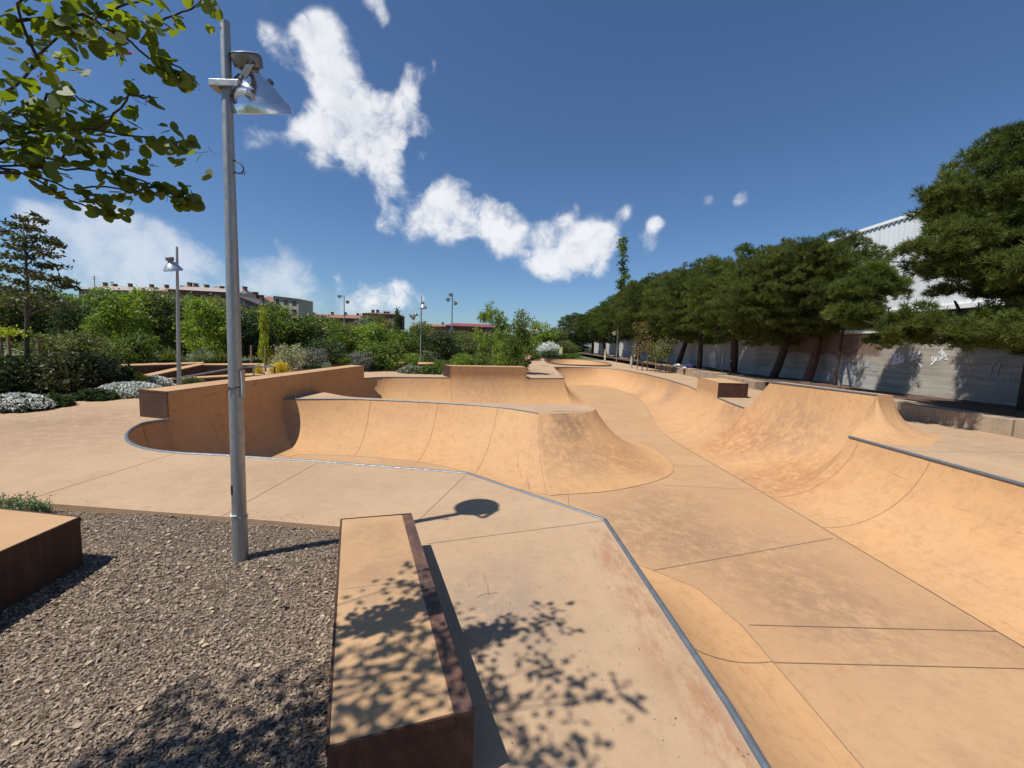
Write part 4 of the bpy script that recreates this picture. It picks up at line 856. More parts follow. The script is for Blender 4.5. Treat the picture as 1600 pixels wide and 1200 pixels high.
# hedges and shrubs
SH = [(455, 575, 527, 17, 62, 'mound', 'pale', 'pale feathery tamarisk-like shrub left of the grey-purple one'), (492, 575, 533, 18, 44, 'mound', 'purp', 'grey-purple shrub beside the pale feathery shrub'),
 (565, 572, 540, 20, 45, 'mound', 'purp', 'small grey-purple shrub behind the plaza, right of the dark round tree'),
 (437, 580, 558, 15.5, 34, 'mound', 'yflow', 'low shrub covered in yellow flowers near the handrail'), (405, 580, 562, 15.2, 16, 'mound', 'yflow', 'small yellow flowering clump left of the big yellow shrub'),
 (485, 580, 562, 17, 46, 'mound', 'dark', 'low dark green shrub right of the yellow flowers'), (510, 578, 560, 17.5, 24, 'mound', 'grey', 'small grey-blue cushion plant behind the high ledge'),
 (540, 575, 545, 20, 44, 'mound', 'lite', 'light green shrub left of the low flat ledge'), (585, 575, 548, 22.5, 70, 'mound', 'mid', 'green shrub bank behind the low flat ledge'), (640, 575, 545, 24, 60, 'mound', 'lite', 'green shrub bank behind the two-globe lamp post'),
 (690, 583, 556, 22, 34, 'mound', 'mid', 'green shrub left of the middle ledge'), (675, 585, 568, 22.5, 34, 'mound', 'dark', 'low dark shrub between the grey lavender and the middle ledge'),
 (722, 572, 543, 22, 42, 'mound', 'lite', 'bright bush above the left part of the middle ledge'), (752, 572, 540, 22.3, 44, 'mound', 'mid', 'leafy bush above the centre of the middle ledge'), (785, 572, 538, 22.4, 46, 'mound', 'lite', 'tall light bush above the right part of the middle ledge'), (812, 572, 545, 23.5, 28, 'mound', 'mid', 'bush around the leaning lamp post'),
 (855, 560, 524, 50, 44, 'mound', 'white', 'large shrub covered with white blossom beyond the lane'), (862, 562, 543, 47, 46, 'mound', 'dark', 'dark green hedge below the white blossom'), (893, 562, 548, 47, 42, 'mound', 'mid', 'low green hedge at the end of the lane, left of the yellow post'),
 (882, 560, 525, 54, 46, 'mound', 'olive', 'olive shrub between the white blossom and the first pine'), (835, 560, 540, 40, 22, 'mound', 'mid', 'small bush behind the lane lamps')]
for s_ in SH:
    plant(s_[0], s_[1], s_[2]+2, s_[3], s_[4], s_[5], s_[6], s_[7], 'shrub', z=0, group='shrubs around the plaza')
# flower and cushion plants
def cushion(px, py, wpx, hpx, m, label, name='cushion_plant', n=2600, size=.03, dep=.8, m2=None, cat='shrub', Y=None):
    p = un(px, py); k = FPX/p.y; W = wpx/k/2; H = hpx/k
    r = empty(name, (p.x, p.y, 0), label, cat)
    d = rng.normal(size=(n, 3)); d[:, 2] = np.abs(d[:, 2]); d /= np.linalg.norm(d, axis=1, keepdims=True)
    lump = 1+.18*np.sin(d[:, 0]*9+1)*np.sin(d[:, 1]*8); P = d*np.array([W, W*dep, H])*(lump*(.75+.25*rng.random(n)))[:, None]; P[:, 2] = np.maximum(P[:, 2], .01)
    V, F = leaves(P, size, QUAD); me = npmesh(name, V, F); me.materials.append(m); link('foliage', me, None, r)
    if m2:
        d = rng.normal(size=(n//2, 3)); d[:, 2] = np.abs(d[:, 2])+.3; d /= np.linalg.norm(d, axis=1, keepdims=True); P = d*np.array([W, W*dep, H])*(1.0+.1*rng.random(n//2))[:, None]
        V, F = leaves(P, size*.8, QUAD); me = npmesh('flowers', V, F); me.materials.append(m2); link('flowers', me, None, r)
    return r
cushion(25, 640, 90, 24, L_dark, 'white flowering cushion at the left edge beside the plaza', m2=L_white, size=.035, n=3000)
cushion(75, 634, 70, 18, L_dark, 'dark green cushion between the white flowers and the big dark shrub', size=.04)
cushion(205, 618, 95, 20, L_grey, 'white flowering cushion just left of the rusty ledge end', m2=L_white, size=.035, n=3200)
cushion(150, 624, 60, 16, L_dark, 'dark edge planting before the white cushion near the ledge', size=.04)
cushion(235, 604, 60, 16, L_grey, 'pale grey cushion behind the rusty ledge end', m2=L_white, size=.03)
cushion(645, 583, 44, 12, L_grey, 'low grey lavender cushion at the foot of the two-globe lamp post', size=.05, n=2000)
cushion(672, 584, 40, 13, L_mid, 'low green cushion beside the grey lavender', size=.05, n=1600)
cushion(218, 606, 28, 22, L_lite, 'small shrub with yellowish tips in front of the corten ledges', m2=L_yflow, size=.03, n=900)
cushion(300, 603, 40, 14, L_olive, 'low olive clump at the foot of the second lamp post', size=.03, n=1200)
# big dark shrubs on the left
def bigshrub(px, py, ptop, wpx, m, label, n=9000, size=.05, clump=24, cr=.13):
    p = un(px, py); k = FPX/p.y; W = wpx/k/2; H = (hzpx(px)-ptop)/k+CAMH
    random.seed(px); bl = [(random.uniform(-.5, .5)*W, random.uniform(-.4, .4)*W, random.uniform(.25, .8)*H, W*.42, W*.42, H*.25) for _ in range(8)]+[(0, 0, H*.4, W*.75, W*.7, H*.42)]
    r = empty('shrub', (p.x, p.y, 0), label, 'shrub'); me = crown_mesh('shrub_foliage', bl, n, size, clump, cr); me.materials.append(m); link('foliage', me, None, r); return r
bigshrub(118, 612, 548, 110, L_dusk, 'big dark shrub left of the rusty ledge, behind the white flowers')
bigshrub(172, 606, 572, 70, L_dark, 'low dark shrub between the big shrub and the corten ledges', 5000)
bigshrub(60, 612, 556, 90, L_dusk, 'dusky shrub with reddish leaves under the staked young tree', 7000)
bigshrub(5, 615, 560, 90, L_dark, 'dark shrub at the very left edge behind white flowers', 6000)
bigshrub(110, 590, 520, 120, L_olive, 'olive green shrub behind the big dark shrub', 8000, .055)
bigshrub(195, 578, 520, 90, L_mid, 'green shrub directly behind the left end of the corten ledges', 7000, .055)
# plumed grasses
def grass(px, py, ptop, wpx, m, label, n=420):
    p = un(px, py); k = FPX/p.y; H = (hzpx(px)-ptop)/k+CAMH; W = wpx/k/2; r = empty('ornamental_grass', (p.x, p.y, 0), label, 'grass clump', 'plumed grasses behind the corten ledges')
    a = rng.uniform(0, 2*np.pi, n); q = rng.random(n)**.7; hx = np.cos(a)*W*q; hy = np.sin(a)*W*q; hh = H*(1-.5*q)*rng.uniform(.7, 1.1, n); vs = []
    for u, wd_ in ((0, .010), (.5, .013), (.85, .02), (1, .004)):
        c_ = np.stack([hx*u**1.6+np.cos(a)*.05, hy*u**1.6+np.sin(a)*.05, hh*(u-.18*u*u*q)], -1); s_ = np.stack([-np.sin(a), np.cos(a), np.zeros(n)], -1)*wd_
        vs += [c_-s_, c_+s_]
    V = np.stack(vs, 1).reshape(-1, 3); o = (np.arange(n)*8)[:, None]; F = np.concatenate([o+np.array([[2*i, 2*i+1, 2*i+3, 2*i+2]]) for i in range(3)])
    me = npmesh('grass_blades', V, F); me.materials.append(m); link('blades', me, None, r); return r
grass(178, 577, 538, 60, L_grey, 'plumed grass clump behind the left end of the corten ledges')
grass(215, 575, 533, 60, L_grey, 'tall plumed grass clump left of the second lamp post')
grass(262, 574, 540, 55, L_olive, 'grass clump immediately left of the second lamp post')
grass(318, 573, 542, 60, L_grey, 'grass clump between the second lamp post and the near one')
grass(345, 573, 545, 50, L_olive, 'grass clump just left of the near lamp post')
# ---- layered young tree with two stakes on the left
yb = un(42, 610)
yr = empty('young_tree', (yb.x, yb.y, 0), 'staked young tree with dark layered leaf tiers standing against the sky at far left', 'tree')
k = yb.y/FPX
def rl(px, py, dy=0): p = atY(px, py, yb.y+dy); return Vector((p.x-yb.x, p.y-yb.y, p.z))
mb = MB(); mb.tube([rl(42, 615), rl(42, 520), rl(43, 450), rl(40, 400), rl(36, 350)], [.05, .042, .035, .022, .008], 8)
tiers = [(33, 342, 16), (55, 336, 8), (20, 352, 16), (45, 356, 20), (65, 345, 10), (8, 362, 12), (30, 372, 24), (62, 372, 22), (50, 385, 26), (80, 378, 14), (20, 385, 20), (95, 383, 10), (70, 396, 22), (40, 400, 22), (12, 400, 18), (85, 416, 20), (65, 415, 16), (20, 420, 20), (45, 425, 18), (0, 415, 24), (-15, 432, 22), (90, 436, 20), (60, 434, 20), (30, 440, 16), (110, 440, 12), (102, 448, 20), (-10, 450, 24), (15, 452, 20), (70, 452, 16), (45, 462, 20), (80, 470, 24), (20, 475, 20), (100, 475, 22), (60, 485, 20)]
P = []
for (px, py, w_) in tiers:
    dy = random.uniform(-.5, .5); c_ = rl(px, py, dy); n = int(w_*5.0)
    P.append(np.array(c_)+rng.normal(size=(n, 3))*np.array([w_*k*.40, w_*k*.40, w_*k*.14]))
    mb.tube([rl(41, min(py+18, 500)), c_.lerp(rl(41, min(py+10, 490)), .5)+Vector((0, 0, -.03)), c_], [.013, .009, .004], 5)
me = bpy.data.meshes.new('young_tree_trunk'); me.from_pydata(mb.v, [], mb.f); me.materials.append(M_bark); smooth(me, None); link('trunk', me, None, yr)
V, F = leaves(np.concatenate(P), .052, QUAD); me = npmesh('young_tree_crown', V, F); me.materials.append(L_dusk); link('crown', me, None, yr)
mb = MB(); stake(mb, *rl(18, 590)[:2], 1.45); o = mb.build('wooden_stake', M_wood, yr); mb = MB(); stake(mb, *rl(64, 590)[:2], 1.3); mb.build('wooden_stake', M_wood, yr)
mb = MB(); mb.tube([rl(18, 545), rl(40, 551), rl(64, 543)], .012, 6); mb.build('rubber_strap', M_black, yr)
P = np.array(rl(35, 519))+rng.normal(size=(420, 3))*np.array([.2, .2, .055]); yb2 = empty('clipped_shrub', (yb.x, yb.y-.4, 0), 'small flat yellow-green crown beside the stakes at far left', 'shrub'); V, F = leaves(P, .035, QUAD); me = npmesh('yellow_foliage', V, F); me.materials.append(L_yell); link('foliage', me, None, yb2)
mb = MB(); mb.tube([(.0, 0, 0), rl(34, 540), rl(35, 519)], [.02, .014, .01], 6); mb.build('stem', M_bark, yb2)
# thin poplar above the pines
pp = atY(975, 372, 46); pr_ = empty('poplar_tree', (pp.x, 46, 0), 'thin poplar whose leafy tip rises above the row of pines', 'tree')
bl = [(random.uniform(-.35, .35), random.uniform(-.3, .3), z_, .35+.1*random.random(), .35, .4) for z_ in np.linspace(6, pp.z-.3, 12)]
me = crown_mesh('poplar_crown', bl, 2600, .11, 20, .16); me.materials.append(L_mid); link('crown', me, None, pr_); mb = MB(); mb.tube([(0, 0, 0), (0, 0, 6), (0, 0, pp.z-.4)], [.16, .1, .03], 8); mb.build('trunk', M_bark, pr_)
# small bronze staked trees in front of the pines
for (px, pyb, pt_, lab, mt) in ((1003, 579, 508, 'small bronze-leaved tree with two stakes in front of the pines', 'brown'), (1032, 582, 530, 'small green staked tree right of the bronze-leaved one', 'olive')):
    p = un(px, pyb); H = (hzpx(px)-pt_)*p.y/FPX+CAMH; r = empty('young_tree', (p.x, p.y, 0), lab, 'tree')
    bl = [(random.uniform(-.4, .4), random.uniform(-.4, .4), z_, .45, .45, .35) for z_ in np.linspace(H*.45, H-.2, 6)]
    me = crown_mesh('small_crown', bl, 1300, .07, 16, .15); me.materials.append(MM[mt]); link('crown', me, None, r)
    mb = MB(); mb.tube([(0, 0, -.05), (0.05, 0, H*.8)], [.04, .02], 6); mb.build('trunk', M_bark, r)
    for dx in (-.35, .35): mb = MB(); stake(mb, dx, 0, 1.7); mb.build('wooden_stake', M_wood, r)
# small plant behind the left block
def sprig(px, py, n, label, H=.13, W=.22):
    p = un(px, py, -.03); r = empty('small_plant', p, label, 'plant'); P = []; mb = MB(); Rr = []
    for i in range(n):
        x0 = random.gauss(0, W*.5); y0 = random.gauss(0, W*.25); h = H*random.uniform(.5, 1.1)*(1-.5*abs(x0)/W/1.2); tx = x0+random.gauss(0, .02)
        mb.tube([(x0, y0, 0), (tx, y0, h)], [.0022, .0012], 4)
        for u in np.linspace(.3, 1, 7): P += [(x0+(tx-x0)*u+random.gauss(0, .008), y0+random.gauss(0, .008), h*u+random.gauss(0, .004))]*3
    mb.build('stem', L_mid, r); V, F = leaves(np.array(P)+rng.normal(size=(len(P), 3))*.005, .016, ((0, 0, 0), (.7, -.3, .15), (1.4, 0, .25), (.7, .3, .15))); me = npmesh('plant_leaves', V, F); me.materials.append(leaf('small_plant_leaves', (.13, .19, .10), (.22, .28, .17), (.09, .14, .06), .2)); link('leaves', me, None, r)
sprig(28, 802, 46, 'small green leafy plant growing behind the left concrete block', .17, .26)
sprig(62, 800, 22, 'low leafy tuft at the corner of the mulch bed', .10, .12)
sprig(-15, 800, 24, 'leafy plant cut off by the left edge of the picture', .16, .2)
# ------------------------------------------------------------------ lamps
def lamp_head(parent, at, aim, sc=1.0, roll=0):
    """reflector bell hanging from a yoke, its ballast housing on top. at = axis point, aim = unit vector the bell opens to"""
    z = -Vector(aim).normalized(); x = Vector((0, 1, 0)).cross(z); x = x.normalized() if x.length > .1 else Vector((1, 0, 0)); y = z.cross(x)
    M = Matrix.Translation(at)@Matrix((x, y, z)).transposed().to_4x4()@Matrix.Scale(sc, 4)
    mb = MB(); mb.lathe([(.065, .02), (.085, -.02), (.125, -.055), (.162, -.10), (.190, -.145), (.203, -.165), (.207, -.205), (.209, -.215), (.198, -.213), (.19, -.17), (.10, -.06), (.05, -.02)], 40, M)
    mb.build('reflector', M_chrome if sc < 1 else M_shade, parent, 50)
    mb = MB(); mb.lathe([(.0, .125), (.088, .122), (.095, .105), (.088, .05), (.055, .035), (.052, -.02), (.06, -.03)], 16, M); mb.build('lamp_housing', M_cast, parent, 40)
    mb = MB(); mb.lathe([(.0, .135), (.08, .134), (.092, .126), (.0, .1262)], 16, M); mb.build('housing_lid', M_chrome, parent, 40)
    mb = MB(); mb.lathe([(0, -.20), (.194, -.20)], 30, M); mb.build('lens', M_lens, parent)
    return M
M_lens, t, b = mat('lamp_glass'); b.inputs['Base Color'].default_value = (.5, .52, .52, 1); b.inputs['Roughness'].default_value = .15
base = un(376, 872, -.04); top = Vector((base.x-.035, base.y, 3.87))
NL = empty('street_lamp', base, 'tall galvanised lamp post standing in the bark bed, one polished bell reflector near its top', 'street lamp')
def W2L(p): return Vector(p)-base
tpx = atY(351.5, 34, base.y); top = Vector((tpx.x, base.y, tpx.z))
mb = MB(); h = top.z-base.z; dx = top.x-base.x
def pol(u): return Vector((dx*u, 0, h*u))
mb.tube([pol(0)-Vector((0, 0, .1)), pol(.085)], .051, 20); mb.build('pole_base', M_galv, NL, 60)
mb = MB(); mb.tube([pol(.084), pol(.30), pol(.6), pol(.997)], [.0465, .0445, .039, .0285], 20); mb.tube([pol(.085), pol(.089)], .052, 20); mb.build('pole', M_galv, NL, 60)
mb = MB(); mb.tube([pol(.995), pol(1.0)], .0295, 16); mb.build('pole_cap', M_galv, NL, 60)
mb = MB(); q = pol(.985); mb.tube([q+Vector((-.012, -.027, 0)), q+Vector((-.012, -.0315, 0))], .004, 8); mb.build('bolt_hole', M_black, NL)
hc_ = atY(403, 122, base.y+.09)   # lamp head axis point
rimc = atY(409, 166, base.y+.09)
aim = Vector((.03, .5, -1)).normalized()
M = lamp_head(NL, W2L(atY(393, 120, base.y+.08)), aim, .98)
hl = W2L(atY(393, 120, base.y+.08))
uc = (W2L(atY(355, 135, base.y))).z/h; cpt = pol(uc)
mb = MB(); mb.box((cpt.x-.085, -.045, cpt.z-.028), (cpt.x-.03, .045, cpt.z+.02)); mb.box((cpt.x-.085, -.052, cpt.z-.025), (cpt.x+.12, -.038, cpt.z+.018)); mb.box((cpt.x-.085, .038, cpt.z-.025), (cpt.x+.12, .052, cpt.z+.018)); mb.build('pole_clamp', M_galv, NL, bevel=.004)
mb = MB()
for sy in (-.11, .11):
    a = Vector((cpt.x+.10, sy*.45, cpt.z-.0)); b_ = Vector((cpt.x+.17, sy, cpt.z-.01)); c_ = Vector((hl.x+.065, hl.y+sy*.95, hl.z+.03))
    for p, q in ((a, b_), (b_, c_)):
        d = (q-p); n_ = Vector((-d.z, 0, d.x)).normalized()*.026
        mb.add([p-n_, q-n_, q+n_, p+n_, p-n_+Vector((0, .006, 0)), q-n_+Vector((0, .006, 0)), q+n_+Vector((0, .006, 0)), p+n_+Vector((0, .006, 0))], [(0, 1, 2, 3), (7, 6, 5, 4), (0, 4, 5, 1), (1, 5, 6, 2), (2, 6, 7, 3), (3, 7, 4, 0)])
    mb.tube([c_+Vector((0, -.012, 0)), c_+Vector((0, .018, 0))], .018, 8)
mb.build('yoke_bracket', M_yoke, NL)
def cable(pts, r=.004, parent=NL, name='cable', m=M_black):
    c = catmull([tuple(p) for p in pts], .03); mb = MB(); mb.tube(c, r, 6); return mb.build(name, m, parent)
cable([W2L(atY(362, 128, base.y)), W2L(atY(374, 116, base.y-.03)), W2L(atY(388, 116, base.y-.02)), W2L(atY(396, 122, base.y+.05))], .007)
cable([W2L(atY(360, 145, base.y)), W2L(atY(364, 155, base.y-.03)), W2L(atY(369, 166, base.y))], .005)
cable([W2L(atY(365, 250, base.y)), W2L(atY(375, 255, base.y-.02)), W2L(atY(381, 264, base.y-.02)), W2L(atY(376, 271, base.y-.02)), W2L(atY(366, 269, base.y))], .0045)
for q in ((384, 272), (379, 274), (382, 275)): cable([W2L(atY(379, 266, base.y-.02)), W2L(atY(q[0], q[1]-3, base.y-.02)), W2L(atY(q[0]-1, q[1], base.y-.02))], .0018)
u_ = (W2L(atY(368, 600, base.y))).z/h; pc = pol(u_)
mb = MB(); mb.box((pc.x+.038, -.02, pc.z-.095), (pc.x+.053, .028, pc.z+.105)); mb.build('cable_cover', M_galv, NL, bevel=.004)
mb = MB(); mb.tube([(pc.x+.058, -.02, pc.z-.09), (pc.x+.061, -.02, pc.z+.0), (pc.x+.056, -.02, pc.z+.09)], .006, 6); mb.build('flat_lug', plain('pale_plastic', (.5, .5, .42)), NL)
mb = MB(); ring_ = [(pc.x+.047*math.cos(a), .047*math.sin(a), pc.z-.02) for a in np.linspace(0, 2*math.pi, 20)]; mb.tube(ring_, .004, 6); mb.tube([(pc.x-.005, -.049, pc.z-.022), (pc.x-.028, -.051, pc.z-.055)], .003, 5); mb.build('cable_tie', M_black, NL)
u_ = (W2L(atY(371, 763, base.y))).z/h; pc = pol(u_)
mb = MB(); mb.box((pc.x-.028, -.044, pc.z-.035), (pc.x-.010, -.036, pc.z+.035)); mb.build('label_plate', M_black, NL, bevel=.002)
u_ = .093; pc = pol(u_)
mb = MB(); mb.tube([(pc.x+.052*math.cos(a), .052*math.sin(a), pc.z+.003*math.sin(a*7)) for a in np.linspace(3.3, 4.9, 14)], .0045, 5); mb.build('paint_mark', M_spray, NL)
# other lamps: base pixel, top height, heads as (height, dx, dy, aim)
def lamp(px, py, H, heads, label, lean=0, z=0, Y=None, r=.05, antenna=False):
    b_ = un(px, py) if Y is None else Vector(((atY(px, py, Y)).x, Y, 0)); r_ = empty('street_lamp', (b_.x, b_.y, z), label, 'street lamp', 'galvanised lamps round the plaza')
    mb = MB(); mb.tube([(0, 0, -.1), (lean*.5, 0, H*.5), (lean, 0, H-.05)], [r*1.05, r*.85, r*.5], 10); mb.build('pole', M_galv, r_, 60)
    if antenna: mb = MB(); mb.tube([(lean, 0, H-.1), (lean, 0, H+.0)], .02, 6); mb.tube([(lean-.15, 0, H-.62), (lean+.15, 0, H-.62)], .018, 6); mb.build('crossbar', M_galv, r_)
    for (hh, dx, dy, am) in heads:
        lamp_head(r_, Vector((lean*hh/H+dx, dy, hh)), am, 1.0 if py != 632 else 1.01)
        mb = MB(); mb.tube([(lean*hh/H, 0, hh), (lean*hh/H+dx*.6, dy*.6, hh+.02), (lean*hh/H+dx, dy, hh+.04)], .022, 6); mb.build('bracket', M_galv, r_)
    return r_
lamp(281, 632, 3.85, [(3.36, .0, -.2, (.08, .25, -1))], 'lamp post with one wide bell reflector behind the left end of the long high ledge', Y=11.2, lean=.10)
lamp(657, 575, 4.1, [(3.55, .12, -.15, (.15, -.1, -1)), (2.95, -.34, -.1, (-.7, -.45, -.6))], 'lamp post with two reflectors at different heights by the grey lavender', antenna=True)
lamp(805, 571, 4.15, [(3.85, .3, -.1, (.7, -.2, -.6)), (3.0, .6, 0, (-.2, -.7, -.6))], 'lamp post with slanting reflector heads rising from the bush right of the middle ledge', lean=.1)
lamp(829, 563, 4.1, [(2.9, .5, 0, (.2, -.7, -.6))], 'thin lamp post at the start of the far lane, left of the white blossom')
lamp(1127, 590, 2.95, [(2.75, -.35, -.2, (-.6, -.3, -.6))], 'lamp post with white head bent left, beyond the right concrete ledge', z=0)
lamp(963, 567, 3.2, [(3.0, -.35, -.2, (-.6, -.3, -.6))], 'distant thin lamp post in front of the dark pines near the yellow post')
lamp(705, 555, 6.6, [(6.4, -.1, -.1, (-.3, -.8, -.4)), (5.9, -.35, -.1, (-.3, -.8, -.4)), (5.6, .3, 0, (.3, -.6, -.6))], 'tall distant mast with clustered floodlights above the red-roofed building', Y=44, r=.08)
lamp(538, 545, 6.2, [(6.0, -.35, -.1, (-.5, -.8, -.4)), (5.5, .35, -.1, (.5, -.5, -.5))], 'tall distant mast with two floodlights left of the brick apartment house', Y=46, r=.08)
lamp(2, 600, 3.2, [], 'bare lamp post cut by the left edge of the picture', Y=12)
# ------------------------------------------------------------------ corten ledges, middle left
def ledge2(pts, z0, z1, label, cat='concrete ledge'):
    r = empty('steel_ledge', (pts[0][0], pts[0][1], 0), label, cat)
    zt = z1 if isinstance(z1, list) else [z1]*len(pts)
    mb = MB(); mb.prism(pts, z0, [a-.03 for a in zt]); P_(mb.build('steel_side', M_corten, r)); mb = MB(); mb.prism(pts, [a-.029 for a in zt], zt); P_(mb.build('concrete_top', M_cap, r)); return r
def xy(p): return (p.x, p.y)
zL = .42
a0 = un(167, 572, zL); a1 = un(152, 570, zL); e0 = un(318, 567.5, zL); e1 = un(318, 565.5, zL)
ledge2([xy(a0), xy(a1), xy(e1), xy(e0)], -.05, zL, 'long straight rusty steel ledge with tan top, rearmost of the left ledges')
b0_ = un(190, 599, 0); b1 = un(180, 597, 0); f0 = un(318, 569, zL); f1 = un(308, 567, zL); g0 = un(404, 570, zL*.95); g1 = un(404, 567.5, zL*.95)
ledge2([xy(b0_), xy(b1), xy(f1), xy(f0)], -.05, [.04, .04, zL, zL], 'sloping steel ledge rising to the right, in front of the straight one')
ledge2([xy(f0), xy(f1), xy(g1), xy(g0)], -.05, zL*.95, 'level right-hand steel ledge ending behind the near lamp post')
h0 = un(235, 594, .15); h1 = un(240, 592, .15); i0 = un(415, 585, .15); i1 = un(405, 582.5, .15)
ledge2([xy(h0), xy(h1), xy(i1), xy(i0)], -.05, .15, 'low flat steel ledge in front of the sloping one, below the handrail')
rl_ = empty('handrail', (un(396, 583).x, un(396, 583).y, 0), 'grey tubular grind rail sloping down to the left beside the low steel ledge', 'handrail'); rb_ = un(396, 584); 
RP = [atY(270, 592, 9.6), atY(375, 573.5, 11.6), atY(429, 573, 12.3)]
mb = MB(); mb.tube(RP, .022, 8); P_(mb.build('rail', M_galv, rl_, 60))
for px, py, Y in ((396, 573.3, 11.9), (429, 573, 12.3)):
    p = atY(px, py, Y); mb = MB(); mb.tube([p, (p.x, p.y, 0)], .02, 8); P_(mb.build('rail_post', M_galv if px < 400 else M_corten, rl_, 60))
j0 = un(512, 570, .3); j1 = un(505, 568.5, .3); k0 = un(637, 567, .3); k1 = un(637, 565, .3)
ledge2([xy(j0), xy(j1), xy(k1), xy(k0)], -.05, .3, 'thin flat ledge on the back plaza left of the two-globe lamp post')
j0 = un(653, 569, .35); j1 = un(653, 566, .35); k0 = un(682, 568, .35); k1 = un(682, 565, .35)
ledge2([xy(j0), xy(j1), xy(k1), xy(k0)], -.05, .35, 'short ledge directly behind the two-globe lamp post')
for i, (p0, p1, w_, lb) in enumerate((((817, 577), (822, 571), .9, 'nearest of the dark stone benches beside the far lane'), ((824, 570), (829, 565), .9, 'middle dark bench beside the far lane'), ((830, 564), (836, 560.5), 1.0, 'farthest dark bench beside the far lane'))):
    a = un(*p0); b_ = un(*p1)
    ledge2([(a.x, a.y), (a.x-w_, a.y), (b_.x-w_, b_.y-.15), (b_.x, b_.y-.15)], -.02, .38, lb, 'bench')
M_dkstone = None
# bollards
def post(px, py, Y, h, w_, label, col=(.62, .56, .30)):
    p = atY(px, py, Y); r = empty('marker_post', (p.x, Y, 0), label, 'post'); mb = MB(); mb.box((-w_/2, -w_/2, 0), (w_/2, w_/2, h*.93)); mb.build('post_body', plain('yellow_post_%d' % px, col), r, bevel=.01)
    mb = MB(); mb.box((-w_/2-.015, -w_/2-.015, h*.93+.002), (w_/2+.015, w_/2+.015, h)); mb.build('post_cap', plain('post_cap_%d' % px, tuple(c*.8 for c in col)), r, bevel=.01)
post(945, 563, 42, 1.3, .16, 'yellow post beside the terrace at the far end of the plaza')
post(876, 555, 47, 1.35, .3, 'pale yellow post standing in the green hedge near the white blossom', (.75, .70, .38))
post(818, 556, 38, .9, .12, 'short pale post beyond the dark benches')
post(1227-23, 590, 22, .75, .1, 'small grey post in the pine terrace shade', (.3, .3, .3)) if False else None
p = atY(1312, 598, 15.2); r = empty('marker_post', (p.x, 15.2, .33), 'short grey stump-like post below the middle of the concrete wall', 'post'); mb = MB(); mb.tube([(0, 0, 0), (0, 0, .32)], .05, 10); mb.build('post_body', plain('grey_post', (.3, .29, .27)), r, 50); mb = MB(); mb.tube([(0, 0, .322), (0, 0, .34)], .055, 10); mb.build('post_cap', plain('grey_cap', (.22, .22, .21)), r, 50)
p = atY(1141, 576, 21.5); r = empty('marker_post', (p.x, 21.5, .33), 'dark short post in the shade right of the lamp with the bent head', 'post'); mb = MB(); mb.tube([(0, 0, 0), (0, 0, .75)], .06, 10); mb.build('post_body', M_black, r, 50); mb = MB(); mb.tube([(0, 0, .752), (0, 0, .78)], .066, 10); mb.build('post_cap', M_galv, r, 50)
# water fountain near the two small trees
p = un(986, 574.5); r = empty('drinking_fountain', (p.x, p.y, 0), 'slim pale drinking fountain with a slanting arm, left of the small staked trees', 'drinking fountain')
mb = MB(); mb.tube([(0, 0, 0), (0, 0, .95)], [.1, .085], 10); mb.build('column', plain('pale_stone', (.40, .42, .34)), r, 50); mb = MB(); mb.tube([(0.02, 0, .6), (.4, 0, 1.15)], .045, 8); mb.build('arm', plain('stone_arm', (.35, .36, .30)), r)
mb = MB(); mb.lathe([(0, .95), (.12, .96), (.14, 1.02), (.06, 1.0)], 14); mb.build('basin', M_cast, r, 50)
# belongings lying on the low wall
def lumpy(parent, name, c, s_, m, seed):
    bm = bmesh.new(); bmesh.ops.create_icosphere(bm, subdivisions=3, radius=1); r0 = random.Random(seed)
    ph = [r0.uniform(0, 6) for _ in range(3)]
    for v in bm.verts:
        k_ = 1+.14*math.sin(v.co.x*5+ph[0])+.10*math.sin(v.co.y*6+ph[1])+.08*math.sin(v.co.z*7+ph[2]); v.co = Vector((v.co.x*s_[0]*k_+c[0], v.co.y*s_[1]*k_+c[1], max(v.co.z*s_[2]*k_, -s_[2]*.7)+c[2]))
    me = bpy.data.meshes.new(name); bm.to_mesh(me); bm.free(); o = link(name, me, m, parent); smooth(me, None); return o
M_blue = plain('blue_fabric', (.035, .045, .16), .9, .4, 8); M_wc = plain('white_fabric', (.6, .6, .6), .9, .2, 8); M_red = plain('brown_red_fabric', (.16, .05, .035), .9, .3, 8)
p = atY(1078, 578.5, 26.5); r = empty('bag', (p.x, p.y, .42), 'dark blue bag lying on the low terrace wall beyond the right bowl edge', 'bag'); lumpy(r, 'bag_body', (0, 0, .1), (.42, .2, .14), M_blue, 1); mb = MB(); mb.tube([(-.2, 0, .2), (-.05, 0, .3), (.1, 0, .21)], .015, 6); mb.build('bag_handle', M_black, r)
p = atY(1058, 575.5, 27.5); r = empty('jacket', (p.x, p.y, .42), 'white jacket heaped on the low terrace wall left of the blue bag', 'jacket'); lumpy(r, 'cloth', (0, 0, .08), (.24, .18, .13), M_wc, 2); lumpy(r, 'sleeve', (.3, 0, .05), (.22, .07, .05), M_wc, 5)
p = atY(1069.5, 580, 25.8); r = empty('cloth', (p.x-.0, p.y, 0), 'brown-red cloth hanging over the edge of the low wall beneath a white cap', 'cloth')
mb = MB(); mb.lathe([(.02, .0), (.05, .12), (.09, .26), (.12, .36), (.05, .40)], 10); mb.build('cloth_fold', M_red, r, 60); lumpy(r, 'white_cap', (0, 0, .45), (.12, .1, .07), M_wc, 3)
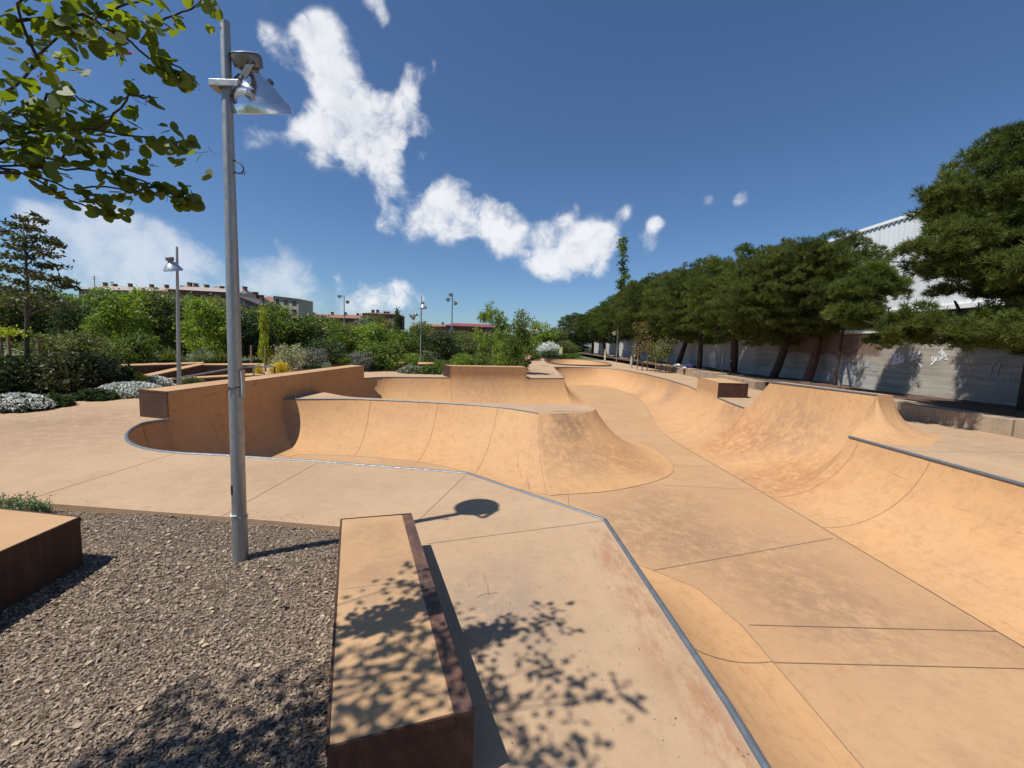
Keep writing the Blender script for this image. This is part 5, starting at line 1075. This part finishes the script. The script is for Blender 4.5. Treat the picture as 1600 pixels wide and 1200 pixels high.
# ------------------------------------------------------------------ buildings on the hill
def brick(name, a, b_): return plain(name, a, .9, .3, .2)
M_brick = brick('red_brown_brick', (.20, .085, .055), 0); M_roofg = plain('pale_roof_sheet', (.34, .29, .26), .7, .2, .3); M_tile = plain('clay_roof_tile', (.26, .13, .09), .9, .3, .5)
M_dull = plain('grey_brown_render', (.27, .20, .16), .9, .3, .3)
M_cream = plain('cream_render', (.50, .44, .33), .9, .2, .2); M_whr = plain('white_render', (.62, .61, .58), .9, .15, .2); M_glass, t, b = mat('dark_window_glass'); b.inputs['Base Color'].default_value = (.03, .035, .045, 1); b.inputs['Roughness'].default_value = .2
M_awn = plain('white_awning', (.78, .78, .76), .7, .1, .3); M_maroon = plain('maroon_roof', (.22, .05, .05), .7, .2, .3)
def house(px0, px1, ptop, Y, D_, label, wall, roof, floors=4, pitch=1.2, step=None, name='apartment_building', chim=3, pbot=None, wins=True, right=None):
    a = atY(px0, ptop, Y); b_ = atY(px1, ptop if right is None else right, Y); W = b_.x-a.x; H = a.z; r = empty(name, (a.x, Y, -3), label, 'building')
    top = H+3; sl = (b_.z-a.z)
    mb = MB(); mb.prism([(0, 0), (W, 0), (W, D_), (0, D_)], 0, [top-pitch, top-pitch+sl, top-pitch+sl, top-pitch]); mb.build('wall', wall, r)
    mb = MB(); e = .6
    mb.add([(-e, -e, top-pitch+.02), (W+e, -e, top-pitch+sl+.02), (W+e, D_+e, top-pitch+sl+.02), (-e, D_+e, top-pitch+.02), (-e*.5+pitch, D_/2, top), (W-pitch, D_/2, top+sl)], [(0, 1, 5, 4), (1, 2, 5), (2, 3, 4, 5), (3, 0, 4), (3, 2, 1, 0)])
    rf = mb.build('roof', roof, r)
    for i in range(chim):
        mb = MB(); x0 = W*(i+.5)/chim+random.uniform(-1, 1)*W*.3/chim; zz = top+sl*(x0/W)-random.uniform(0, .9); mb.box((x0-.5, D_*.4, zz-1.0), (x0+.5, D_*.4+1.2, zz+1.1)); mb.box((x0-.65, D_*.4-.15, zz+1.102), (x0+.65, D_*.4+1.35, zz+1.35)); mb.build('chimney', M_brick, rf)
    if wins:
        nw = max(3, int(W/4.2))
        for f in range(floors):
            z0 = top-pitch-2.6-f*3.1
            for i in range(nw):
                x0 = (i+.5)*W/nw; zz = z0+sl*(x0/W)
                mb = MB(); mb.box((x0-.85, -.12, zz), (x0+.85, .3, zz+1.6)); wn = mb.build('window', M_whr if i % 3 == 0 else roof, r)
                mb = MB(); mb.box((x0-.7, -.16, zz+.12), (x0+.7, -.125, zz+1.5)); mb.build('pane', M_glass, wn)
    return r
hA = house(122, 250, 442, 175, 14, 'long low apartment block with pale grey roof at the left end of the skyline', M_dull, M_roofg, 2, 2.5, chim=5, right=446)
hA2 = house(245, 330, 446, 165, 14, 'block with white awnings below its roof behind the second lamp post', M_dull, M_tile, 2, 2.2, chim=3, right=448)
aw = MB(); 
for i in range(6): aw.add([(1+i*3.6, -.2, 16.9), (4.2+i*3.6, -.2, 16.9), (4.2+i*3.6, -2.2, 15.7), (1+i*3.6, -2.2, 15.7)], [(0, 1, 2, 3)])
top_ = atY(245, 446, 165).z+3
aw = MB()
for i in range(5): aw.prism([(1+i*4.2, -2.4), (4.8+i*4.2, -2.4), (4.8+i*4.2, -.15), (1+i*4.2, -.15)], [top_-5.2]*2+[top_-3.6]*2, [top_-5.05]*2+[top_-3.45]*2)
aw.build('awning', M_awn, hA2)
house(262, 372, 442, 150, 14, 'brown brick apartment terrace with grey roof and chimneys left of the near lamp post', M_brick, M_roofg, 3, 2.2, chim=6, right=448)
house(372, 402, 452, 140, 12, 'dark end house stepping down to the right of the near lamp post', M_brick, plain('slate_roof', (.08, .08, .085), .8, .2, .3), 3, 2.0, chim=2, right=466)
house(398, 432, 460, 170, 12, 'low house with brown hipped roof left of the cream house', M_cream, M_tile, 1, 2.4, chim=0, right=464)
house(427, 466, 461, 165, 12, 'cream house with flat grey parapet behind the yellow tree', M_cream, M_roofg, 2, .3, chim=0, right=466, wins=True)
house(470, 562, 489, 220, 14, 'long low row of red-brown roofs between the cream house and the brick flats', M_brick, M_tile, 1, 2.2, chim=4, right=491)
house(566, 616, 486, 190, 18, 'red brick apartment house with stepped top left of the pointed tree', M_brick, plain('brick_roof', (.17, .08, .055), .9, .2, .5), 4, 1.0, chim=5, right=488)
house(560, 582, 497, 180, 8, 'white low house front in front of the red brick apartment house', M_whr, M_whr, 1, .4, chim=0, wins=False)
house(697, 772, 502, 160, 25, 'red-roofed brick hall with white arched details left of the loose tree', M_brick, M_maroon, 1, 1.6, chim=0, right=505, name='hall_building')
house(640, 700, 506, 240, 12, 'faint distant roofs between the two-globe lamp post and the red hall', M_tile, M_tile, 1, 1.5, chim=2, wins=False)
# aerials on the first blocks
mb = MB(); p = atY(147, 430, 170); q = atY(147, 444, 170); r = empty('roof_aerial', (p.x, p.y, q.z-2), 'thin television aerial on the leftmost rooftop', 'aerial'); mb.tube([(0, 0, 0), (0, 0, p.z-q.z+2)], .12, 5); mb.build('mast', M_black, r); mb = MB(); mb.tube([(-1, 0, p.z-q.z+1.2), (1, 0, p.z-q.z+1.2)], .09, 5); mb.tube([(-.7, 0, p.z-q.z+.3), (.7, 0, p.z-q.z+.3)], .09, 5); mb.build('crossbar', M_black, r)
# pale low wall and path pieces in the park
for (px, py, Y, L_, lb) in ((515, 556, 22, 1.3, 'short pale park wall below the dark rounded tree'), (478, 553, 22, 1.0, 'short pale park wall between the feathery shrubs'), (715, 546, 30, 3.2, 'pale yellow park fence wall behind the bushes right of the two-globe lamp post')):
    p = atY(px, py, Y); r = empty('park_wall', (p.x, Y, 0), lb, 'low wall'); hh = max(.35, p.z+.1); mb = MB(); mb.box((-L_/2, 0, 0), (L_/2, .2, hh-.08)); mb.build('wall_body', M_cream, r); mb = MB(); mb.box((-L_/2-.03, -.03, hh-.078), (L_/2+.03, .23, hh)); mb.build('wall_cap', M_whr, r)
# ------------------------------------------------------------------ near tree (its branches hang in at the upper left, its shade falls on the bench)
random.seed(21)
nt = empty('judas_tree', (-3.3, .15, -.04), 'leafy tree with heart-shaped leaves, its branches hanging into the upper left', 'tree')
nb_ = Vector((-3.3, .15, -.04)); mb = MB(); LP = []
fork = Vector((-3.0, .45, 1.9)); limb(mb, nb_-nb_, fork-nb_, .1, .075, .05, 8, 12)
HEART = ((0, 0, 0), (-.28, -.32, .05), (-.2, -.72, .10), (.15, -.93, .08), (.6, -.78, .02), (.98, -.38, -.04), (1.12, 0, -.10), (.98, .38, -.04), (.6, .78, .02), (.15, .93, .08), (-.2, .72, .10), (-.28, .32, .05))
def put_leaves(P0, n, spread, size=.0262):
    for _ in range(n): LP.append((P0+Vector((random.gauss(0, spread), random.gauss(0, spread), random.gauss(-.012, spread*.7))), size*random.uniform(.65, 1.2)))
def YB(px): return 1.27+.27*max(-.5, min(1.1, px/300))
def branch(pix, Y0, Y1, r0, dens=5., rend=.0025, start=None, leafy=.15, spread=.035):
    n = len(pix); P = [atY(px, py, YB(px)+(Y0-1.62)*.5) for i, (px, py) in enumerate(pix)]
    if start is not None: P = [start]+P
    C_ = [Vector(c) for c in catmull([tuple(p-nb_) for p in P], .05)]; m = len(C_)
    mb.tube([c+Vector((random.gauss(0, .003), random.gauss(0, .003), random.gauss(0, .003))) for c in C_], [r0+(rend-r0)*(i/(m-1))**.7 for i in range(m)], 6)
    for i, c in enumerate(C_):
        u = i/(m-1)
        if u < leafy: continue
        for _ in range(int(dens*.72+random.random())):
            put_leaves(c+Vector((random.gauss(0, .02), random.gauss(0, .02), random.gauss(-.005, .02))), 1, spread)
    e = C_[-1]; put_leaves(e, 5, .02)
    return C_
S1 = fork
branch([(-200, 60), (-60, 45), (0, 37), (70, 27), (130, 22), (200, 10), (240, -10)], 1.7, 1.6, .02, 3.2, start=fork+Vector((.2, .1, .5)))
branch([(130, 22), (165, 45), (200, 65), (231, 88), (262, 100), (300, 122)], 1.62, 1.58, .005, 2.6, leafy=.5, spread=.022)
branch([(240, 35), (262, 26), (285, 18), (300, 12), (318, -5)], 1.55, 1.5, .003, 1.6, spread=.02, leafy=.0)
branch([(-150, 230), (-40, 180), (0, 152), (35, 122), (60, 90), (80, 68), (95, 50), (130, 60), (180, 75)], 1.75, 1.6, .013, 2.4, start=fork+Vector((.2, .1, .3)), leafy=.3)
branch([(60, 92), (40, 60), (30, 10), (60, -30)], 1.68, 1.6, .005, 3.2)
branch([(-150, 260), (-40, 232), (0, 225), (40, 210), (90, 205), (150, 203), (190, 210), (230, 215), (262, 222), (300, 218)], 1.7, 1.56, .009, 4.2, start=fork+Vector((.2, .1, .2)), leafy=.3)
branch([(130, 203), (170, 190), (190, 165), (205, 150), (225, 148)], 1.6, 1.55, .004, 3.4, spread=.025, leafy=.0)
branch([(60, 210), (65, 170), (75, 150), (110, 145), (140, 165)], 1.65, 1.6, .004, 3.0)
branch([(-100, 270), (0, 258), (60, 262), (100, 264), (150, 268), (200, 276), (250, 294), (290, 310)], 1.66, 1.55, .006, 0.0, start=fork+Vector((.1, .1, .1)), leafy=2, spread=.02)
branch([(55, 262), (90, 250), (110, 238), (128, 230)], 1.62, 1.58, .004, 2.0, leafy=.1, spread=.018)
for (px, py, n_, sp) in ((175, 270, 6, .014), (203, 272, 6, .016), (238, 285, 8, .018), (262, 290, 16, .024), (280, 300, 14, .02), (298, 312, 5, .012), (215, 255, 5, .016), (235, 248, 3, .014)): put_leaves(atY(px, py, YB(px))-nb_, n_, sp)
branch([(-80, 260), (0, 264), (40, 270), (80, 292), (110, 314), (140, 323), (165, 330)], 1.64, 1.56, .0045, 0, leafy=2, start=fork+Vector((.1, .1, .05)))
branch([(50, 270), (90, 288), (120, 296), (165, 292), (205, 302), (225, 296)], 1.62, 1.56, .003, .9, leafy=.25, spread=.014)
for (px, py, n_, sp) in ((85, 288, 5, .016), (120, 298, 9, .02), (155, 305, 12, .022), (165, 325, 12, .018), (185, 300, 4, .014), (205, 305, 3, .01), (60, 245, 22, .04), (30, 230, 26, .045), (100, 170, 30, .05), (20, 180, 30, .05), (55, 165, 26, .045), (30, 60, 20, .05), (90, 10, 40, .06), (150, 5, 40, .06), (200, 25, 30, .04), (130, 45, 26, .035), (40, 240, 30, .05), (120, 225, 16, .03), (240, 220, 16, .022), (270, 222, 10, .018), (180, 230, 8, .02), (10, 130, 10, .04), (255, 105, 18, .022), (280, 115, 16, .018), (245, 70, 5, .012)): put_leaves(atY(px, py, YB(px)+random.uniform(-.05, .06))-nb_, max(3, int(n_*.8)), sp)
# the rest of the crown, above and behind the frame: gives the dappled shade
def shade(S, z): return Vector((S[0]-.5206*z*.873*1.0, S[1]-.5206*z*.487, z))
def branch3(P, r0, dens, spread, leafy=.2):
    C_ = [Vector(c) for c in catmull([tuple(Vector(p)-nb_) for p in P], .06)]; m = len(C_); mb.tube(C_, [r0+(.003-r0)*(i/(m-1))**.8 for i in range(m)], 6)
    for i, c in enumerate(C_):
        if i/(m-1) >= leafy:
            for _ in range(int(dens+random.random())): put_leaves(c+Vector((random.gauss(0, .03), random.gauss(0, .03), random.gauss(0, .02))), 1, spread)
f2 = fork+Vector((.15, .1, .7))
T_ = [((.16, 2.22), 2.75), ((.1, 1.9), 2.85), ((.28, 1.72), 2.9), ((.50, 1.72), 2.9), ((.12, 1.45), 2.8), ((.2, 1.3), 2.9), ((-.2, 1.5), 3.0), ((-.35, 1.75), 3.1), ((-.5, 1.3), 3.0), ((-.9, 1.35), 3.1), ((-1.1, 1.1), 3.0), ((-1.5, 1.2), 3.1), ((-1.2, .8), 3.2), ((-.6, 1.0), 3.2), ((-.1, 1.1), 3.0), ((-1.8, .9), 3.0), ((-.45, 2.2), 2.9)]
for (s_, z_) in T_:
    e = shade(s_, z_+.3); mid = f2.lerp(e, .55)+Vector((random.gauss(0, .1), random.gauss(0, .1), .12)); branch3([f2, mid, e], .012, 1.5 if s_[0] < .3 else .9, .045, .45 if s_[0] < .3 else .72)
    if s_[0] < .35: put_leaves(e-nb_, 48, .085)
    else: put_leaves(e-nb_, 16, .045)
for _ in range(46):
    s_ = (random.uniform(-1.7, -.1), random.uniform(.8, 1.75)); put_leaves(shade(s_, random.uniform(3.0, 3.6))-nb_, 34, .09)
me = bpy.data.meshes.new('judas_branches'); me.from_pydata(mb.v, [], mb.f); me.materials.append(bark('dark_twig_bark', (.07, .045, .04), (.035, .022, .022))); smooth(me, None); link('branches', me, None, nt)
P = np.array([tuple(p) for p, s in LP]); sz = np.array([s for p, s in LP]); n = len(P)
ax = rng.normal(size=(n, 3))*np.array([.8, .8, .35])+np.array([.1, 0, -.35]); ax /= np.linalg.norm(ax, axis=1, keepdims=True)
nn_ = rng.normal(size=(n, 3))*.55+np.array([.0, -.55, .7]); nn_ -= ax*(nn_*ax).sum(1, keepdims=True); nn_ /= np.linalg.norm(nn_, axis=1, keepdims=True); bb = np.cross(nn_, ax)
Rm = np.stack([ax, bb, nn_], -1); sh = np.array(HEART); V = P[:, None, :]+np.einsum('nij,kj->nki', Rm, sh)*sz[:, None, None]; kk = len(sh)
F = (np.arange(n)*kk)[:, None]+np.arange(kk)[None]; me = npmesh('judas_leaves', V.reshape(-1, 3), F); me.materials.append(L_judas); link('leaves', me, None, nt)
P = np.array([tuple(atY(px, py, 1.55)-nb_) for px, py in ((274, 306), (277, 308), (196, 80), (203, 82), (60, 118), (150, 25), (152, 38), (225, 262))]); V, F = leaves(np.repeat(P, 3, 0)+rng.normal(size=(24, 3))*.006, .009, QUAD); me = npmesh('pods', V, F); me.materials.append(L_pink); link('seed_pods', me, None, nt)
print('objects', len(bpy.data.objects))
